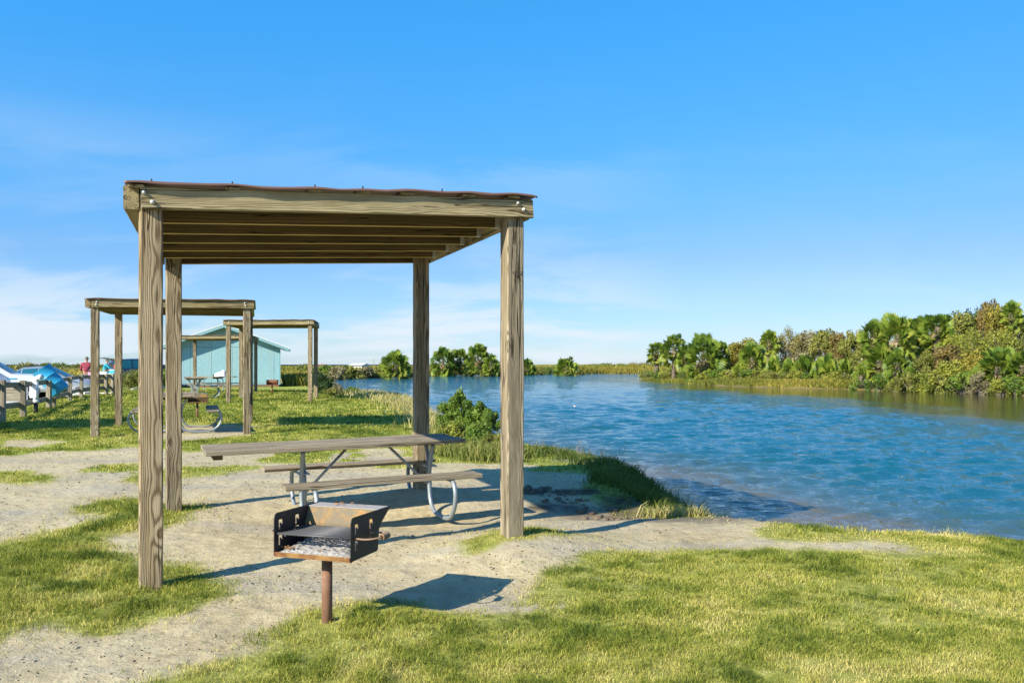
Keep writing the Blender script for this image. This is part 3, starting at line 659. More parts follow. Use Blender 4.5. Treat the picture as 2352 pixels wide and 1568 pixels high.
def shelter(posts, label, full=True, pw=.138, group='picnic shelters by the lagoon'):
    """posts: FL, FR, BL, BR as (x, y, ztop)"""
    FL, FR, BL, BR = posts
    o = Vector((FL[0], FL[1], gz1(FL[0], FL[1])))
    T = thing('picnic_shelter', o, label, 'shelter', group)
    fx = Vector((FR[0]-FL[0], FR[1]-FL[1], 0)); W_ = fx.length; fx.normalize()
    sx = Vector((BL[0]-FL[0], BL[1]-FL[1], 0)).normalized()
    nrm = Vector((fx.y, -fx.x, 0))           # towards the camera
    for (x, y, zt) in posts:
        zb = gz1(x, y)-.06
        top = zt+(.10 if full else .06)
        a = 0 if full else 0
        plank('post', (x, y, zb), (x, y, top), pw, pw, M_post, T, up=nrm, origin=o, bev=.008, wob=.0015)
    P = lambda q, dz=0: Vector((q[0], q[1], q[2]+dz))
    bh = .135
    fo = nrm*(pw/2+.022)
    # front and back beams, sides
    plank('beam', P(FL, bh/2)+fo-fx*(pw/2-.01), P(FR, bh/2)+fo+fx*(pw/2+.055), .042, bh, M_beam, T, origin=o, wob=.001, bend=.004)
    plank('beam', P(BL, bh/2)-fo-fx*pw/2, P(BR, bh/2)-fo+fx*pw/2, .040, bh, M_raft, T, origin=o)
    sl = -fx*(pw/2+.046); sr = fx*(pw/2+.022)
    sh = bh+.01
    plank('beam', P(FL, sh/2+.0)+sl+nrm*(pw/2+.0), P(BL, sh/2+.0)+sl-nrm*(pw/2+.06), .088, sh, M_beam, T, origin=o)
    plank('beam', P(FR, sh/2-.012)+sr+nrm*(pw/2-.003), P(BR, sh/2-.012)+sr-nrm*(pw/2+.06), .040, sh, M_beam, T, origin=o)
    # rafters parallel to the front beam
    nraf = 5
    for i in range(nraf):
        t = (i+1)/(nraf+.72)
        a = P(FL, bh/2+.002).lerp(P(BL, bh/2+.002), t)-fx*(pw/2); b = P(FR, bh/2+.002).lerp(P(BR, bh/2+.002), t)+fx*(pw/2-.002)
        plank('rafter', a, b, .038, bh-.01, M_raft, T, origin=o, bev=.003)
        if full:
            mb = MB(); q = b-o-fx*.02
            M3 = Matrix((fx, -nrm, Vector((0,0,1)))).transposed()
            mb.box(q+Vector((0,0,-bh/2+.004)), (.045, .048, .004), M3); mb.box(q+nrm*.0235+Vector((0,0,-.02)), (.045, .003, .09), M3)
            mb.build('joist_hanger', M_galvd, T)
    # purlins running back, their ends showing over the front beam
    zt = bh+.008
    fr = (-.035, .19, .40, .53, .655, .84, .985) if full else (.02, .3, .55, .8, .98)
    for t in fr:
        a = P(FL, zt).lerp(P(FR, zt), t)+nrm*(pw/2+.055); b = P(BL, zt).lerp(P(BR, zt), t)-nrm*(pw/2+.07)
        plank('purlin', a, b, .095, .015, M_beam, T, origin=o, bev=.002)
    # sheet roof: drapes a little between purlins at its front edge
    nu, nv = 150 if full else 60, 24; V = []
    for j in range(nv+1):
        v = j/nv
        for i in range(nu+1):
            u = i/nu; uu = -.062+u*1.118
            A = P(FL).lerp(P(FR), uu); B = P(BL).lerp(P(BR), uu); p = (A+nrm*(pw/2+.075)).lerp(B-nrm*(pw/2+.09), v)
            s = min(abs(uu-t) for t in fr); sag = -.009*(1-math.exp(-(s/.05)**2))*math.exp(-v*9)
            sag += (.004*math.sin(uu*9+1)+.002*math.sin(uu*21))*math.exp(-v*4)
            cor = .006*abs(math.sin(uu*W_/.076*math.pi/2))*sst(0, .25, v)
            p.z += zt+.012+sag+cor+.004+.009*math.exp(-v*10)
            if uu > 1.04: p.z -= (uu-1.04)*.5
            V.append(p-o)
    # folded front lip
    Q = [(j*(nu+1)+i, j*(nu+1)+i+1, (j+1)*(nu+1)+i+1, (j+1)*(nu+1)+i) for j in range(nv) for i in range(nu)]
    b0 = len(V)
    for i in range(nu+1):
        uu = -.062+i/nu*1.118; w = .020+.003*math.sin(uu*23)+.002*math.sin(uu*51)
        q = V[i].copy(); V.append(q+nrm*.004+Vector((0,0,-w*.85)))
    Q += [(i+1, i, b0+i, b0+i+1) for i in range(nu)]
    me = pymesh('roof', V, Q, True); ro = mobj('roof', me, M_roof, T)
    sm = ro.modifiers.new('thick', 'SOLIDIFY'); sm.thickness = .003; sm.offset = 0
    dg = bpy.context.evaluated_depsgraph_get(); me2 = bpy.data.meshes.new_from_object(ro.evaluated_get(dg)); ro.modifiers.clear(); ro.data = me2
    if full:
        for t, dz in ((-.045, .1), (.005, .045)): bolt(T, P(FL, dz)+fo+nrm*.022+fx*t, nrm, origin=o)
        for t, dz in ((.985, .098), (1.005, .055)): bolt(T, P(FR, dz)+fo+nrm*.022-fx*((1-t)*W_-.03), nrm, origin=o)
        for t in (0.0, .19, .40, .53, .76):
            p = P(FL).lerp(P(FR), t)+nrm*(pw/2+.04)+Vector((0,0,zt+.016))
            bolt(T, p+Vector((0,0,.012)), (0,0,1), .005, origin=o).data.materials[0] = M_dark
    else:
        for q, s in ((FL, 1), (FR, -1)):
            for dz in (.1, .05): bolt(T, P(q, dz)+fo+nrm*.022+fx*s*(.02+dz*.2), nrm, .012, origin=o)
    if full:       # scribble of black marker on the front right post
        mb = MB(); q0 = P(FR)-o+nrm*(pw/2+.0035)
        def ln(x0, z0, x1, z1, w=.0035):
            a = q0+fx*x0+Vector((0,0,z0)); b = q0+fx*x1+Vector((0,0,z1)); mb.tube([a, b], w/2, 5)
        for s_ in ((-.035, -.41, .045, -.475), (-.035, -.41, -.028, -.405), (-.010, -.412, .038, -.455), (-.010, -.412, -.004, -.40), (.03, -.425, .045, -.40), (.03, -.425, .05, -.435), (.005, -.44, .02, -.43)): ln(*s_)
        mb.build('scribble', M_dark, T)
    return T
shelter([(-2.276, 5.37, 2.357), (0.0, 6.45, 2.50), (-3.235, 8.15, 2.36), (-.955, 8.95, 2.475)], 'large weathered timber picnic shelter nearest the viewer, standing over the long table', True)
def rect(FLx, FLy, ang, w, l, zt, zr):
    c, s = math.cos(R(ang)), math.sin(R(ang)); f = (c, s); b = (-s, c)
    return [(FLx, FLy, zt), (FLx+f[0]*w, FLy+f[1]*w, zt+zr), (FLx+b[0]*l, FLy+b[1]*l, zt), (FLx+b[0]*l+f[0]*w, FLy+b[1]*l+f[1]*w, zt+zr)]
shelter([(-7.58, 15.5, 2.43), (-5.1, 16.4, 2.47), (-8.26, 17.9, 2.45), (-5.88, 19.1, 2.48)], 'second timber shelter back, its left posts standing clear on the lawn before the cars', False)
shelter(rect(-9.11, 27.4, 9, 2.56, 2.6, 2.66, .03), 'timber shelter before the right half of the teal hut, its right posts past the wall', False)
shelter(rect(-14.93, 38.2, 6, 2.85, 2.7, 2.53, .03), 'smallest timber shelter, framed against the middle of the teal hut wall', False)
shelter(rect(-14.0, 14.0, 14, 2.7, 2.7, 2.42, .05), 'unseen timber shelter added past the left edge to shade the lawn by the rail fence', False)  # added out of view to throw the shadow on the left lawn

def mud_clods():
    pl = np.array(PG([(1205, 1128), (1240, 1140), (1300, 1158), (1360, 1172), (1400, 1190), (1450, 1186), (1500, 1180)], -.06)); n = 230
    t = nr.rand(n)*(len(pl)-1); i = t.astype(int); f = t-i; x = pl[i, 0]*(1-f)+pl[i+1, 0]*f+nr.randn(n)*.11; y = pl[i, 1]*(1-f)+pl[i+1, 1]*f+nr.randn(n)*.07
    s_ = .006+.034*nr.rand(n)**4; z = gz(x, y); bm = bmesh.new(); bmesh.ops.create_icosphere(bm, subdivisions=1, radius=1); O = np.array([v.co[:] for v in bm.verts]); Fo = np.array([[v.index for v in f_.verts] for f_ in bm.faces]); bm.free()
    P = O[None]*(.7+.5*nr.rand(n, len(O), 1))*s_[:, None, None]*np.array([1.5, 1.1, .8]); V = P+np.stack([x, y, z+s_*.2], 1)[:, None]
    T = (np.arange(n)*len(O))[:, None, None]+Fo[None]
    o = mobj('mud_clods', npmesh('mud_clods', V.reshape(-1, 3), T.reshape(-1, 3)), simple('dark_wet_soil', (.13, .10, .07), .9, 0, .6, 9, .4)); props(o, 'dark wet clods of the crumbling bank under the shelter shade', None, None, 'stuff')
mud_clods()
# ------------------------------------------------------------------ picnic tables
def table(ox, oy, ang, z0, label, ext=.59, L=1.74, legs=(.27, 1.49), tilt=0.0, ztop=.72, group='picnic tables with tube frames'):
    T = thing('picnic_table', (ox, oy, z0), label, 'picnic table', group, R(ang))
    T.rotation_euler[1] = -R(tilt)
    def top(name, x0, x1, ys, w, zc, th, m):
        mb = MB()
        for y in ys:
            n = 12; V = []; Fc = []
            for i in range(n+1):
                x = x0+(x1-x0)*i/n; b = .004; a, c = w/2, th/2; dz = .0025*math.sin(x*3+y*40)
                for (yy, z) in ((-a+b, -c), (a-b, -c), (a, -c+b), (a, c-b), (a-b, c), (-a+b, c), (-a, c-b), (-a, -c+b)): V.append((x, y+yy, zc+z+dz))
            for i in range(n):
                for k in range(8): Fc.append((i*8+k, (i+1)*8+k, (i+1)*8+(k+1) % 8, i*8+(k+1) % 8))
            Fc.append(tuple(range(8))); Fc.append(tuple(reversed(range(n*8, n*8+8)))); mb.add(V, Fc)
        return mb.build(name, m, T)
    top('tabletop', -ext, L, (-.24, 0, .24), .235, ztop-.02, .038, M_top)
    top('bench', 0, L, (-.665,), .235, .425, .036, M_top)
    top('bench', 0, L, (.665,), .235, .425, .036, M_top)
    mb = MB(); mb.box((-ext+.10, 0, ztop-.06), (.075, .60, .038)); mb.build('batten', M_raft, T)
    for xl in legs:
        for s in (-1, 1):
            pts = [(.20, .665), (.13, .52), (.085, .38), (.08, .26), (.11, .13), (.20, .045), (.34, .022), (.52, .024), (.68, .055), (.79, .15), (.83, .27), (.795, .365), (.72, .395), (.60, .397)]
            P = smooth_path([(xl+s*.028, s*a, b) for a, b in pts], 5)
            mb = MB(); mb.tube(P, .0205, 10); mb.build('leg', M_galv, T)
        mb = MB(); mb.box((xl, 0, ztop-.047), (.045, .56, .012)); mb.build('top_bracket', M_galv, T)
        for s in (-1, 1): mb = MB(); mb.box((xl+s*.028, s*.665, .40), (.04, .2, .008)); mb.build('seat_bracket', M_galv, T)
        mb = MB(); mb.box((xl, 0, .45), (.10, .17, .012)); mb.build('cross_plate', M_galv, T)
    xm = sum(legs)/2
    for xl, s in ((legs[0], -1), (legs[1], 1)):
        mb = MB(); mb.tube([(xm+s*.18, 0, ztop-.045), (xl-s*.02, 0, .27)], .013, 8); mb.build('brace', M_galv, T)
    return T
table(-2.17, 7.75, 23.5, -.055, 'weathered picnic table on bare earth under the nearest shelter, its top jutting past the benches', tilt=.75, ztop=.723)
table(-6.34, 16.05, 110, gz1(-6.3, 17), 'picnic table seen from its end under the second shelter, big round tube legs', ext=.15, L=1.95, legs=(.18, 1.55), ztop=.73)
table(-11.0, 29.6, 112, gz1(-11.2, 30.2), 'picnic table seen end on in the open lawn, its V of legs before the hut', ext=.1, L=1.9, ztop=.76)
table(-15.0, 40.0, 2, gz1(-14, 40), 'picnic table lying broadside under the smallest shelter with white picnic things on it', ext=.1, L=2.0, ztop=.76)

# ------------------------------------------------------------------ park grills
def grill(x, y, z0, rz, label, mg=M_grill, zb=.39, pole=M_pole, full=True, lip=M_lip, shelf=M_shelf, back=M_back):
    """local x: width, local y: away from the opening; pole at origin"""
    T = thing('park_grill', (x, y, z0), label, 'grill', 'pedestal grills', R(rz))
    W_, Dp, H = .457, .30, .225; zb0 = zb
    mb = MB(); mb.tube([(0, 0, -.1), (0, 0, zb0-.0)], .0285, 20); mb.build('pole', pole, T)
    x0 = -W_/2+.01; x1 = W_/2+.01; y0 = -.17
    # side plates with J-shaped slots cut through
    def plate(xp):
        cu = bpy.data.curves.new('side_plate', 'CURVE'); cu.dimensions = '2D'; cu.fill_mode = 'BOTH'; cu.extrude = .0022
        def sp(pts):
            s = cu.splines.new('POLY'); s.points.add(len(pts)-1); s.use_cyclic_u = True
            for q, p in zip(s.points, pts): q.co = (p[0], p[1], 0, 1)
        arc = [(.03-.03*math.cos(a), H-.03+.03*math.sin(a)) for a in [i*math.pi/2/6 for i in range(7)]]
        sp([(0, 0), (0, H-.03)]+arc[1:]+[(.454, H-.004), (.312, .13), (.297, .01), (.29, 0)])
        if full:
            for bx, b0, b1 in ((.055, .055, .185), (.215, .075, .185)):
                for (ya, yb) in ((b1-.045, b1), (b0, b0+.05)):
                    # hook: stem with a sideways hooked foot
                    sp([(bx-.014, ya-.006), (bx-.002, ya-.006), (bx-.002, yb-.018), (bx+.010, yb-.018), (bx+.010, yb-.027), (bx+.022, yb-.027), (bx+.022, yb), (bx-.014, yb)])
        ob = bpy.data.objects.new('tmp', cu); COL.objects.link(ob); dg = bpy.context.evaluated_depsgraph_get()
        me = bpy.data.meshes.new_from_object(ob.evaluated_get(dg)); bpy.data.objects.remove(ob)
        M = Matrix(((0, 0, 1, xp), (1, 0, 0, y0), (0, 1, 0, zb0), (0, 0, 0, 1)))
        me.transform(M); me.materials.clear(); return mobj('side_plate', me, mg, T)
    plate(x0); plate(x1)
    mb = MB(); mb.box((.01, y0+Dp/2, zb0+.012), (W_-.006, Dp-.01, .004)); 
    mb.build('fire_pan', mg, T)
    mb = MB(); mb.prism([(0, -.002), (-.006, .022), (-.002, .024), (.012, .006), (.012, -.004)], Matrix(((0, 0, 1, x0+.004), (1, 0, 0, y0), (0, 1, 0, zb0+.0), (0, 0, 0, 1))), W_-.008)
    mb.build('front_lip', lip, T)
    # back plate: upright foot, then leaning out to the shelf
    mb = MB(); M = Matrix(((0, 0, 1, x0+.004), (1, 0, 0, y0), (0, 1, 0, zb0), (0, 0, 0, 1)))
    mb.prism([(.286, .012), (.290, .012), (.302, .128), (.338, .214), (.334, .216), (.297, .130)], M, W_-.008); mb.build('back_plate', back, T)
    mb = MB(); mb.prism([(.330, .214), (.450, .214), (.450, .218), (.330, .218)], M, W_-.008); mb.build('warming_shelf', shelf, T)
    # cooking grate
    g = thing_part = bpy.data.objects.new('cooking_grate', None)
    mb = MB(); zg = zb0+.118
    nb = 13
    for i in range(nb):
        yy = y0+.015+i*.255/(nb-1); mb.tube([(x0+.012, yy, zg), (x1-.010, yy, zg)], .0062 if i == 0 else .0042, 6)
    for xx in (x0+.06, x0+.23, x1-.06): mb.box((xx, y0+.14, zg-.008), (.008, .26, .006))
    bpy.data.objects.remove(g)
    gr = mb.build('cooking_grate', simple('grate_bars', (.085, .085, .09), .5, .3, .3, 30) if full else mg, T)
    for s, xx, ln in ((-1, x0, .055), (1, x1, .135)):
        mb = MB(); 
        pth = smooth_path([(xx-s*.01, y0+.035, zg-.002), (xx+s*ln*.45, y0+.035, zg-.004), (xx+s*ln*.8, y0+.05, zg), (xx+s*ln, y0+.085, zg+.004), (xx+s*ln, y0+.15, zg+.004), (xx+s*ln*.8, y0+.20, zg), (xx+s*ln*.45, y0+.21, zg), (xx-s*.01, y0+.21, zg)], 4)
        mb.tube(pth, .0052, 8)
        if s > 0:
            for k in range(9): 
                yy = y0+.083+k*.008; mb.tube([(xx+s*ln+.014*math.cos(a), yy+.001*a, zg+.004+.014*math.sin(a)) for a in [q*math.pi/4 for q in range(8)]], .0042, 6, closed=True)
        mb.build('handle', M_handle, gr)
    if full:
        nx, ny = 70, 44; V = []
        for j in range(ny+1):
            for i in range(nx+1):
                u, v = i/nx, j/ny; xx = x0+.006+u*(W_-.012); yy = y0+.01+v*.27
                e = min(1, 8*min(u, 1-u))*min(1, 8*v)
                V.append((xx, yy, zb0+.016+e*(.008+.030*float(vn(u*9, v*6, 3))*v+.016*float(vn(u*26, v*17, 4))+.010*float(vn(u*60, v*40, 5)))))
        Q = [(j*(nx+1)+i, j*(nx+1)+i+1, (j+1)*(nx+1)+i+1, (j+1)*(nx+1)+i) for j in range(ny) for i in range(nx)]
        props(mobj('ash', pymesh('ash', V, Q, True), M_ash, None), 'grey white ash and charcoal heaped in the nearest grill', None, None, 'stuff').matrix_world = Matrix.Translation((x, y, z0)) @ Matrix.Rotation(R(rz), 4, 'Z')
        r2 = random.Random(4); MW = Matrix.Translation((x, y, z0)) @ Matrix.Rotation(R(rz), 4, 'Z')
        for (cx, cy, cz, n, lab) in ((x0+.075, y0+.03, zb0+.038, 26, 'crumpled orange brown leaves at the left of the ash in the nearest grill'), (x0+.26, y0+.04, zb0+.036, 14, 'small curled brown leaf lying in the middle of the ash'), (x0+.20, y0+.40, zb0+.220, 22, 'dry brown leaf scraps on the shelf of the nearest grill')):
            mb = MB()
            for k in range(n):
                p = Vector((cx+r2.gauss(0, .022 if cz < zb0+.1 else .05), cy+r2.gauss(0, .008), cz+r2.random()*.012)); s = r2.uniform(.005, .011)
                a, b_, c_ = [Vector((r2.uniform(-1, 1), r2.uniform(-1, 1), r2.uniform(-.4, .6)))*s for _ in range(3)]
                mb.add([p+a, p+b_, p-a*.8, p-b_], [(0, 1, 2), (0, 2, 3)])
            lo = mb.build('leaf_litter', M_leafb); lo.matrix_world = MW; props(lo, lab, None, None, 'stuff')
    return T
grill(-1.0, 4.61, gz1(-1.0, 4.61), -18.5, 'rusty black pedestal grill with ash in it, standing nearest in front of the picnic table', zb=.385-gz1(-1, 4.61))
g2 = gat(453, 960); grill(g2[0], g2[1], g2[2], 22, 'dark grill on the lawn, its sooty box seen over the second table bench', zb=.38, full=False, mg=metal_rust('brown_black_steel', (.05, .035, .025), (.10, .07, .04)), shelf=M_galv)
g3 = gat(625, 906); grill(g3[0], g3[1], g3[2], 8, 'red rusted grill alone on the lawn before the right corner of the hut', zb=.42, full=False, mg=M_redrust, lip=M_redrust, back=M_redrust, shelf=M_redrust, pole=M_redrust)
g4 = gat(500, 895.5); grill(g4[0], g4[1], g4[2], 4, 'small black grill beside the broadside table with white things', zb=.62, full=False, pole=M_grill, lip=M_grill, back=M_grill, shelf=M_grill)

# ------------------------------------------------------------------ teal hut
def hut():
    d = 52.0; z0 = gz1(-17.5, 52)-.02; xc = atd(515, d)
    T = thing('teal_hut', (xc, d, z0), 'low teal blue hut with a gable roof behind the picnic shelters', 'building', None, R(17.0))
    hw, wh, ph, ln = 3.25, 2.50, 1.22, 6.5
    M = Matrix(((1, 0, 0, 0), (0, 0, -1, 0), (0, 1, 0, 0), (0, 0, 0, 1)))
    mb = MB(); mb.add([(-hw, 0, .16), (hw, 0, .16), (hw, 0, wh), (0, 0, wh+ph), (-hw, 0, wh), (-hw, ln, .16), (hw, ln, .16), (hw, ln, wh), (0, ln, wh+ph), (-hw, ln, wh)],
        [(0,1,2,3,4), (9,8,7,6,5), (1,6,7,2), (5,0,4,9), (0,5,6,1)]); mb.build('wall', M_hut, T)
    mb = MB(); mb.box((0, ln/2, .04), (hw*2-.04, ln-.04, .26)); mb.build('foundation', M_band, T)
    for s in (-1, 1): mb = MB(); mb.box((s*(hw+.01), -.015, (wh+.16)/2), (.10, .035, wh-.2)); mb.build('corner_board', M_trim, T)
    ov, go = .55, .60; sl = ph/hw
    for s in (-1, 1):
        mb = MB(); a, b = Vector((0, 0, wh+ph+.10)), Vector((s*(hw+ov), 0, wh-ov*sl+.10))
        for zz, th, m in ((0, .05, 0),):
            V = [(a.x, -go, a.z), (b.x, -go, b.z), (b.x, ln+go, b.z), (a.x, ln+go, a.z)]; V += [(v[0], v[1], v[2]+.045) for v in V]
            mb.add(V, [(3,2,1,0), (4,5,6,7), (0,1,5,4), (1,2,6,5), (2,3,7,6), (3,0,4,7)])
        mb.build('roof', M_hutroof, T)
        mb = MB(); V = [(0, -go-.03, a.z-.001), (b.x+s*.02, -go-.03, b.z-.001), (b.x+s*.02, -go-.03, b.z-.17), (0, -go-.03, a.z-.17)]; V += [(v[0], v[1]+.027, v[2]) for v in V]
        mb.add(V, [(0,1,2,3), (7,6,5,4), (0,4,5,1), (1,5,6,2), (2,6,7,3), (3,7,4,0)]); mb.build('fascia', M_trim, T)
        mb = MB(); V = [(0, -go-.04, a.z+.048), (b.x+s*.03, -go-.04, b.z+.048), (b.x+s*.03, -go-.04, b.z+.002), (0, -go-.04, a.z+.002)]; V += [(v[0], v[1]+.04, v[2]) for v in V]
        mb.add(V, [(0,1,2,3), (7,6,5,4), (0,4,5,1), (1,5,6,2), (2,6,7,3), (3,7,4,0)]); mb.build('drip_edge', M_cream, T)
        mb = MB(); mb.box((s*(hw+ov-.05), -go/2, wh-ov*sl-.01), (.30, go, .12)); mb.build('eave_end', M_trim, T)
    return T
hut()
def block(name, px0, px1, y0, h, w, label, cat, m, group=None, skew=0):
    a = gat(px0, y0); b = gat(px1, y0-skew)
    T = thing(name, (a[0], a[1], a[2]), label, cat, group); mb = MB()
    v = Vector((b[0]-a[0], b[1]-a[1], b[2]-a[2])); ln = v.length; M3 = Matrix.Rotation(math.atan2(v.y, v.x), 3, 'Z')
    poly = [(-w/2, -.05), (w/2, -.05), (w/2, h*.5), (w*.3, h), (-w*.3, h), (-w/2, h*.5)]
    V = [M3 @ Vector((xx, p[0], p[1])) for xx in (0, ln) for p in poly]; n = 6
    mb.add(V, [tuple(range(n)), tuple(reversed(range(n, 2*n)))]+[(i, (i+1) % n, n+(i+1) % n, n+i) for i in range(n)])
    o = mb.build(name, m, None, bevel=.01); o.location = a; bpy.data.objects.remove(T)
    return props(o, label, cat, group)
block('parking_kerb', 367, 406, 892, .13, .18, 'pale concrete bumper on the grass left of the hut wall', 'kerb', M_conc, 'concrete bumpers', 4)
block('parking_kerb', 303, 322, 896, .10, .18, 'short pale concrete bumper lying below the bush left of the hut', 'kerb', M_conc, 'concrete bumpers', 3)
block('parking_kerb', 212, 259, 905.5, .10, .16, 'long whitish kerb along the fence foot beside the last two fence posts', 'kerb', M_conc, 'concrete bumpers', 1)
block('parking_kerb', 192, 209, 905, .10, .16, 'whitish kerb behind the left front post of the second shelter', 'kerb', M_conc, 'concrete bumpers', 2)

# ------------------------------------------------------------------ rail fence
def fence():
    px = [(5, 970, .98), (53, 959, .95), (123, 935, .90), (161, 922, .92), (187, 915, .95), (219, 909, .96), (244, 907, .95), (259, 906, .95)]
    pts = [Vector(gat(a, b)) for a, b, _ in px]; hs = [c for *_, c in px]
    pre = pts[0]+(pts[0]-pts[1])*1.0; pre.z = gz1(pre.x, pre.y); pts = [pre+(pts[0]-pts[1])*1.0, pre]+pts; pts[0].z = gz1(pts[0].x, pts[0].y); hs = [.98, .98]+hs
    T = thing('rail_fence', pts[0], 'grey timber post and rail fence running back along the car park', 'fence'); o = pts[0].copy()
    for i, (p, h) in enumerate(zip(pts, hs)):
        q = pts[min(i+1, len(pts)-1)]-pts[max(i-1, 0)]; q.z = 0; q.normalize(); up = Vector((q.y, -q.x, 0))
        plank('post', p-Vector((0,0,.1)), p+Vector((0,0,h)), .15, .13, M_fence, T, up=up, origin=o, bev=.008)
        if i < len(pts)-1:
            r = pts[i+1]; off = Vector((q.y, -q.x, 0))*-.085; h2 = hs[i+1]
            for k in (.11, .62):
                plank('rail', p+off+Vector((0,0,h-k))-q*.04, r+off+Vector((0,0,h2-k))+q*.04, .045, .135, M_fence, T, origin=o)
fence()
def panel():
    a = Vector(gat(30, 962)); T = thing('sign_board', (a.x, a.y, a.z+.62), 'plain plywood board hung on the top rail at the left edge', 'board')
    mb = MB(); mb.box((0, -.10, 0), (.50, .02, .36)); mb.build('panel', M_fence, T, bevel=.004)
    mb = MB(); mb.box((-.30, -.06, .0), (.05, .05, .46)); mb.build('batten', M_fence, T)
panel()
def barrel():
    p1 = Vector(gat(113, 938)); p2 = Vector(gat(125, 936.5)); d = (p1.y+p2.y)/2+.2
    d = 25.9; c = Vector((atd(119, d), d, 0)); c.z = EYE-(875-HZ)*d/F
    T = thing('barrel', c, 'faded blue plastic barrel tilted on its posts beside the white truck', 'barrel', None)
    L_, r = .845, .28; prof = [(0, .0), (0, r*.9), (.02, r*.97), (.06, r), (.27, r*1.0), (.285, r*1.035), (.30, r), (.56, r), (.575, r*1.035), (.59, r), (.83, r), (.86, r*1.03), (.88, r*1.03), (.88, r*.95), (.85, r*.92), (.20, r*.90), (.18, 0)]
    n = 40; V = []; 
    for (z, rr) in prof:
        for k in range(n): a = 2*math.pi*k/n; V.append((rr*math.cos(a), rr*math.sin(a), z-L_/2))
    Q = [(j*n+k, j*n+(k+1) % n, (j+1)*n+(k+1) % n, (j+1)*n+k) for j in range(len(prof)-1) for k in range(n)]
    o = mobj('drum', pymesh('drum', V, Q, True), M_barrel, T)
    o.data.set_sharp_from_angle(angle=R(40))
    o.rotation_euler = (R(12), R(-36), 0)
    for (pp, px) in ((p1, 112.5),):
        y = d-.42; x = atd(px, y); zb = gz1(x, y)
        top = EYE-(874-HZ)*y/F
        plank('barrel_post', (x, y, zb-.1), (x, y, top), .13, .11, M_fence, T, up=Vector((0,-1,0)), origin=c)
barrel()
def pvc():
    p = Vector(gat(82.5, 951)); T = thing('line_recycling_tube', p, 'white plastic tube with an elbow mouth standing on a short dark post by the fence', 'recycling tube')
    s = p.y/F
    mb = MB(); mb.tube([(0, 0, -.05), (0, 0, .36)], .055, 16); mb.build('post', M_dark, T)
    mb = MB(); mb.tube([(0, 0, .30), (0, 0, .86)], .066, 24); mb.tube([(0, 0, .30), (0, 0, .37)], .074, 24); mb.build('tube', M_pvc, T)
    mb = MB(); mb.tube(smooth_path([(0, 0, .83), (0, 0, .90), (.04, -.01, .955), (.11, -.03, .985), (.16, -.04, .99)], 5), .066, 24); mb.tube([(.13, -.035, .99), (.19, -.05, .993)], .078, 24); mb.build('elbow', M_pvc, T)
    mb = MB(); mb.box((.0, -.066, .62), (.09, .012, .34)); mb.build('notice', simple('tube_notice', (.72, .70, .80), .4), T)
    mb = MB(); mb.box((-.125, .03, .68), (.11, .03, .50)); mb.build('backing_board', M_pvc, T)
pvc()
for px, y, h, lab in ((202, 889, .62, 'short grey post standing behind the rail fence by the silver car'), (150, 876, .5, 'tiny far post top seen above the silver car bonnet, left of its pair'), (169, 876, .5, 'tiny far post top seen above the silver car, nearer the man')):
    d = 47 if px == 202 else 52; x = atd(px, d); zb = gz1(x, d)
    T = thing('marker_post', (x, d, zb), lab, 'post', 'small posts in the car park'); plank('shaft', (x, d, zb-.1), (x, d, zb+h+.2), .12, .12, M_fence, T, up=Vector((0,-1,0)), origin=Vector((x, d, zb)))
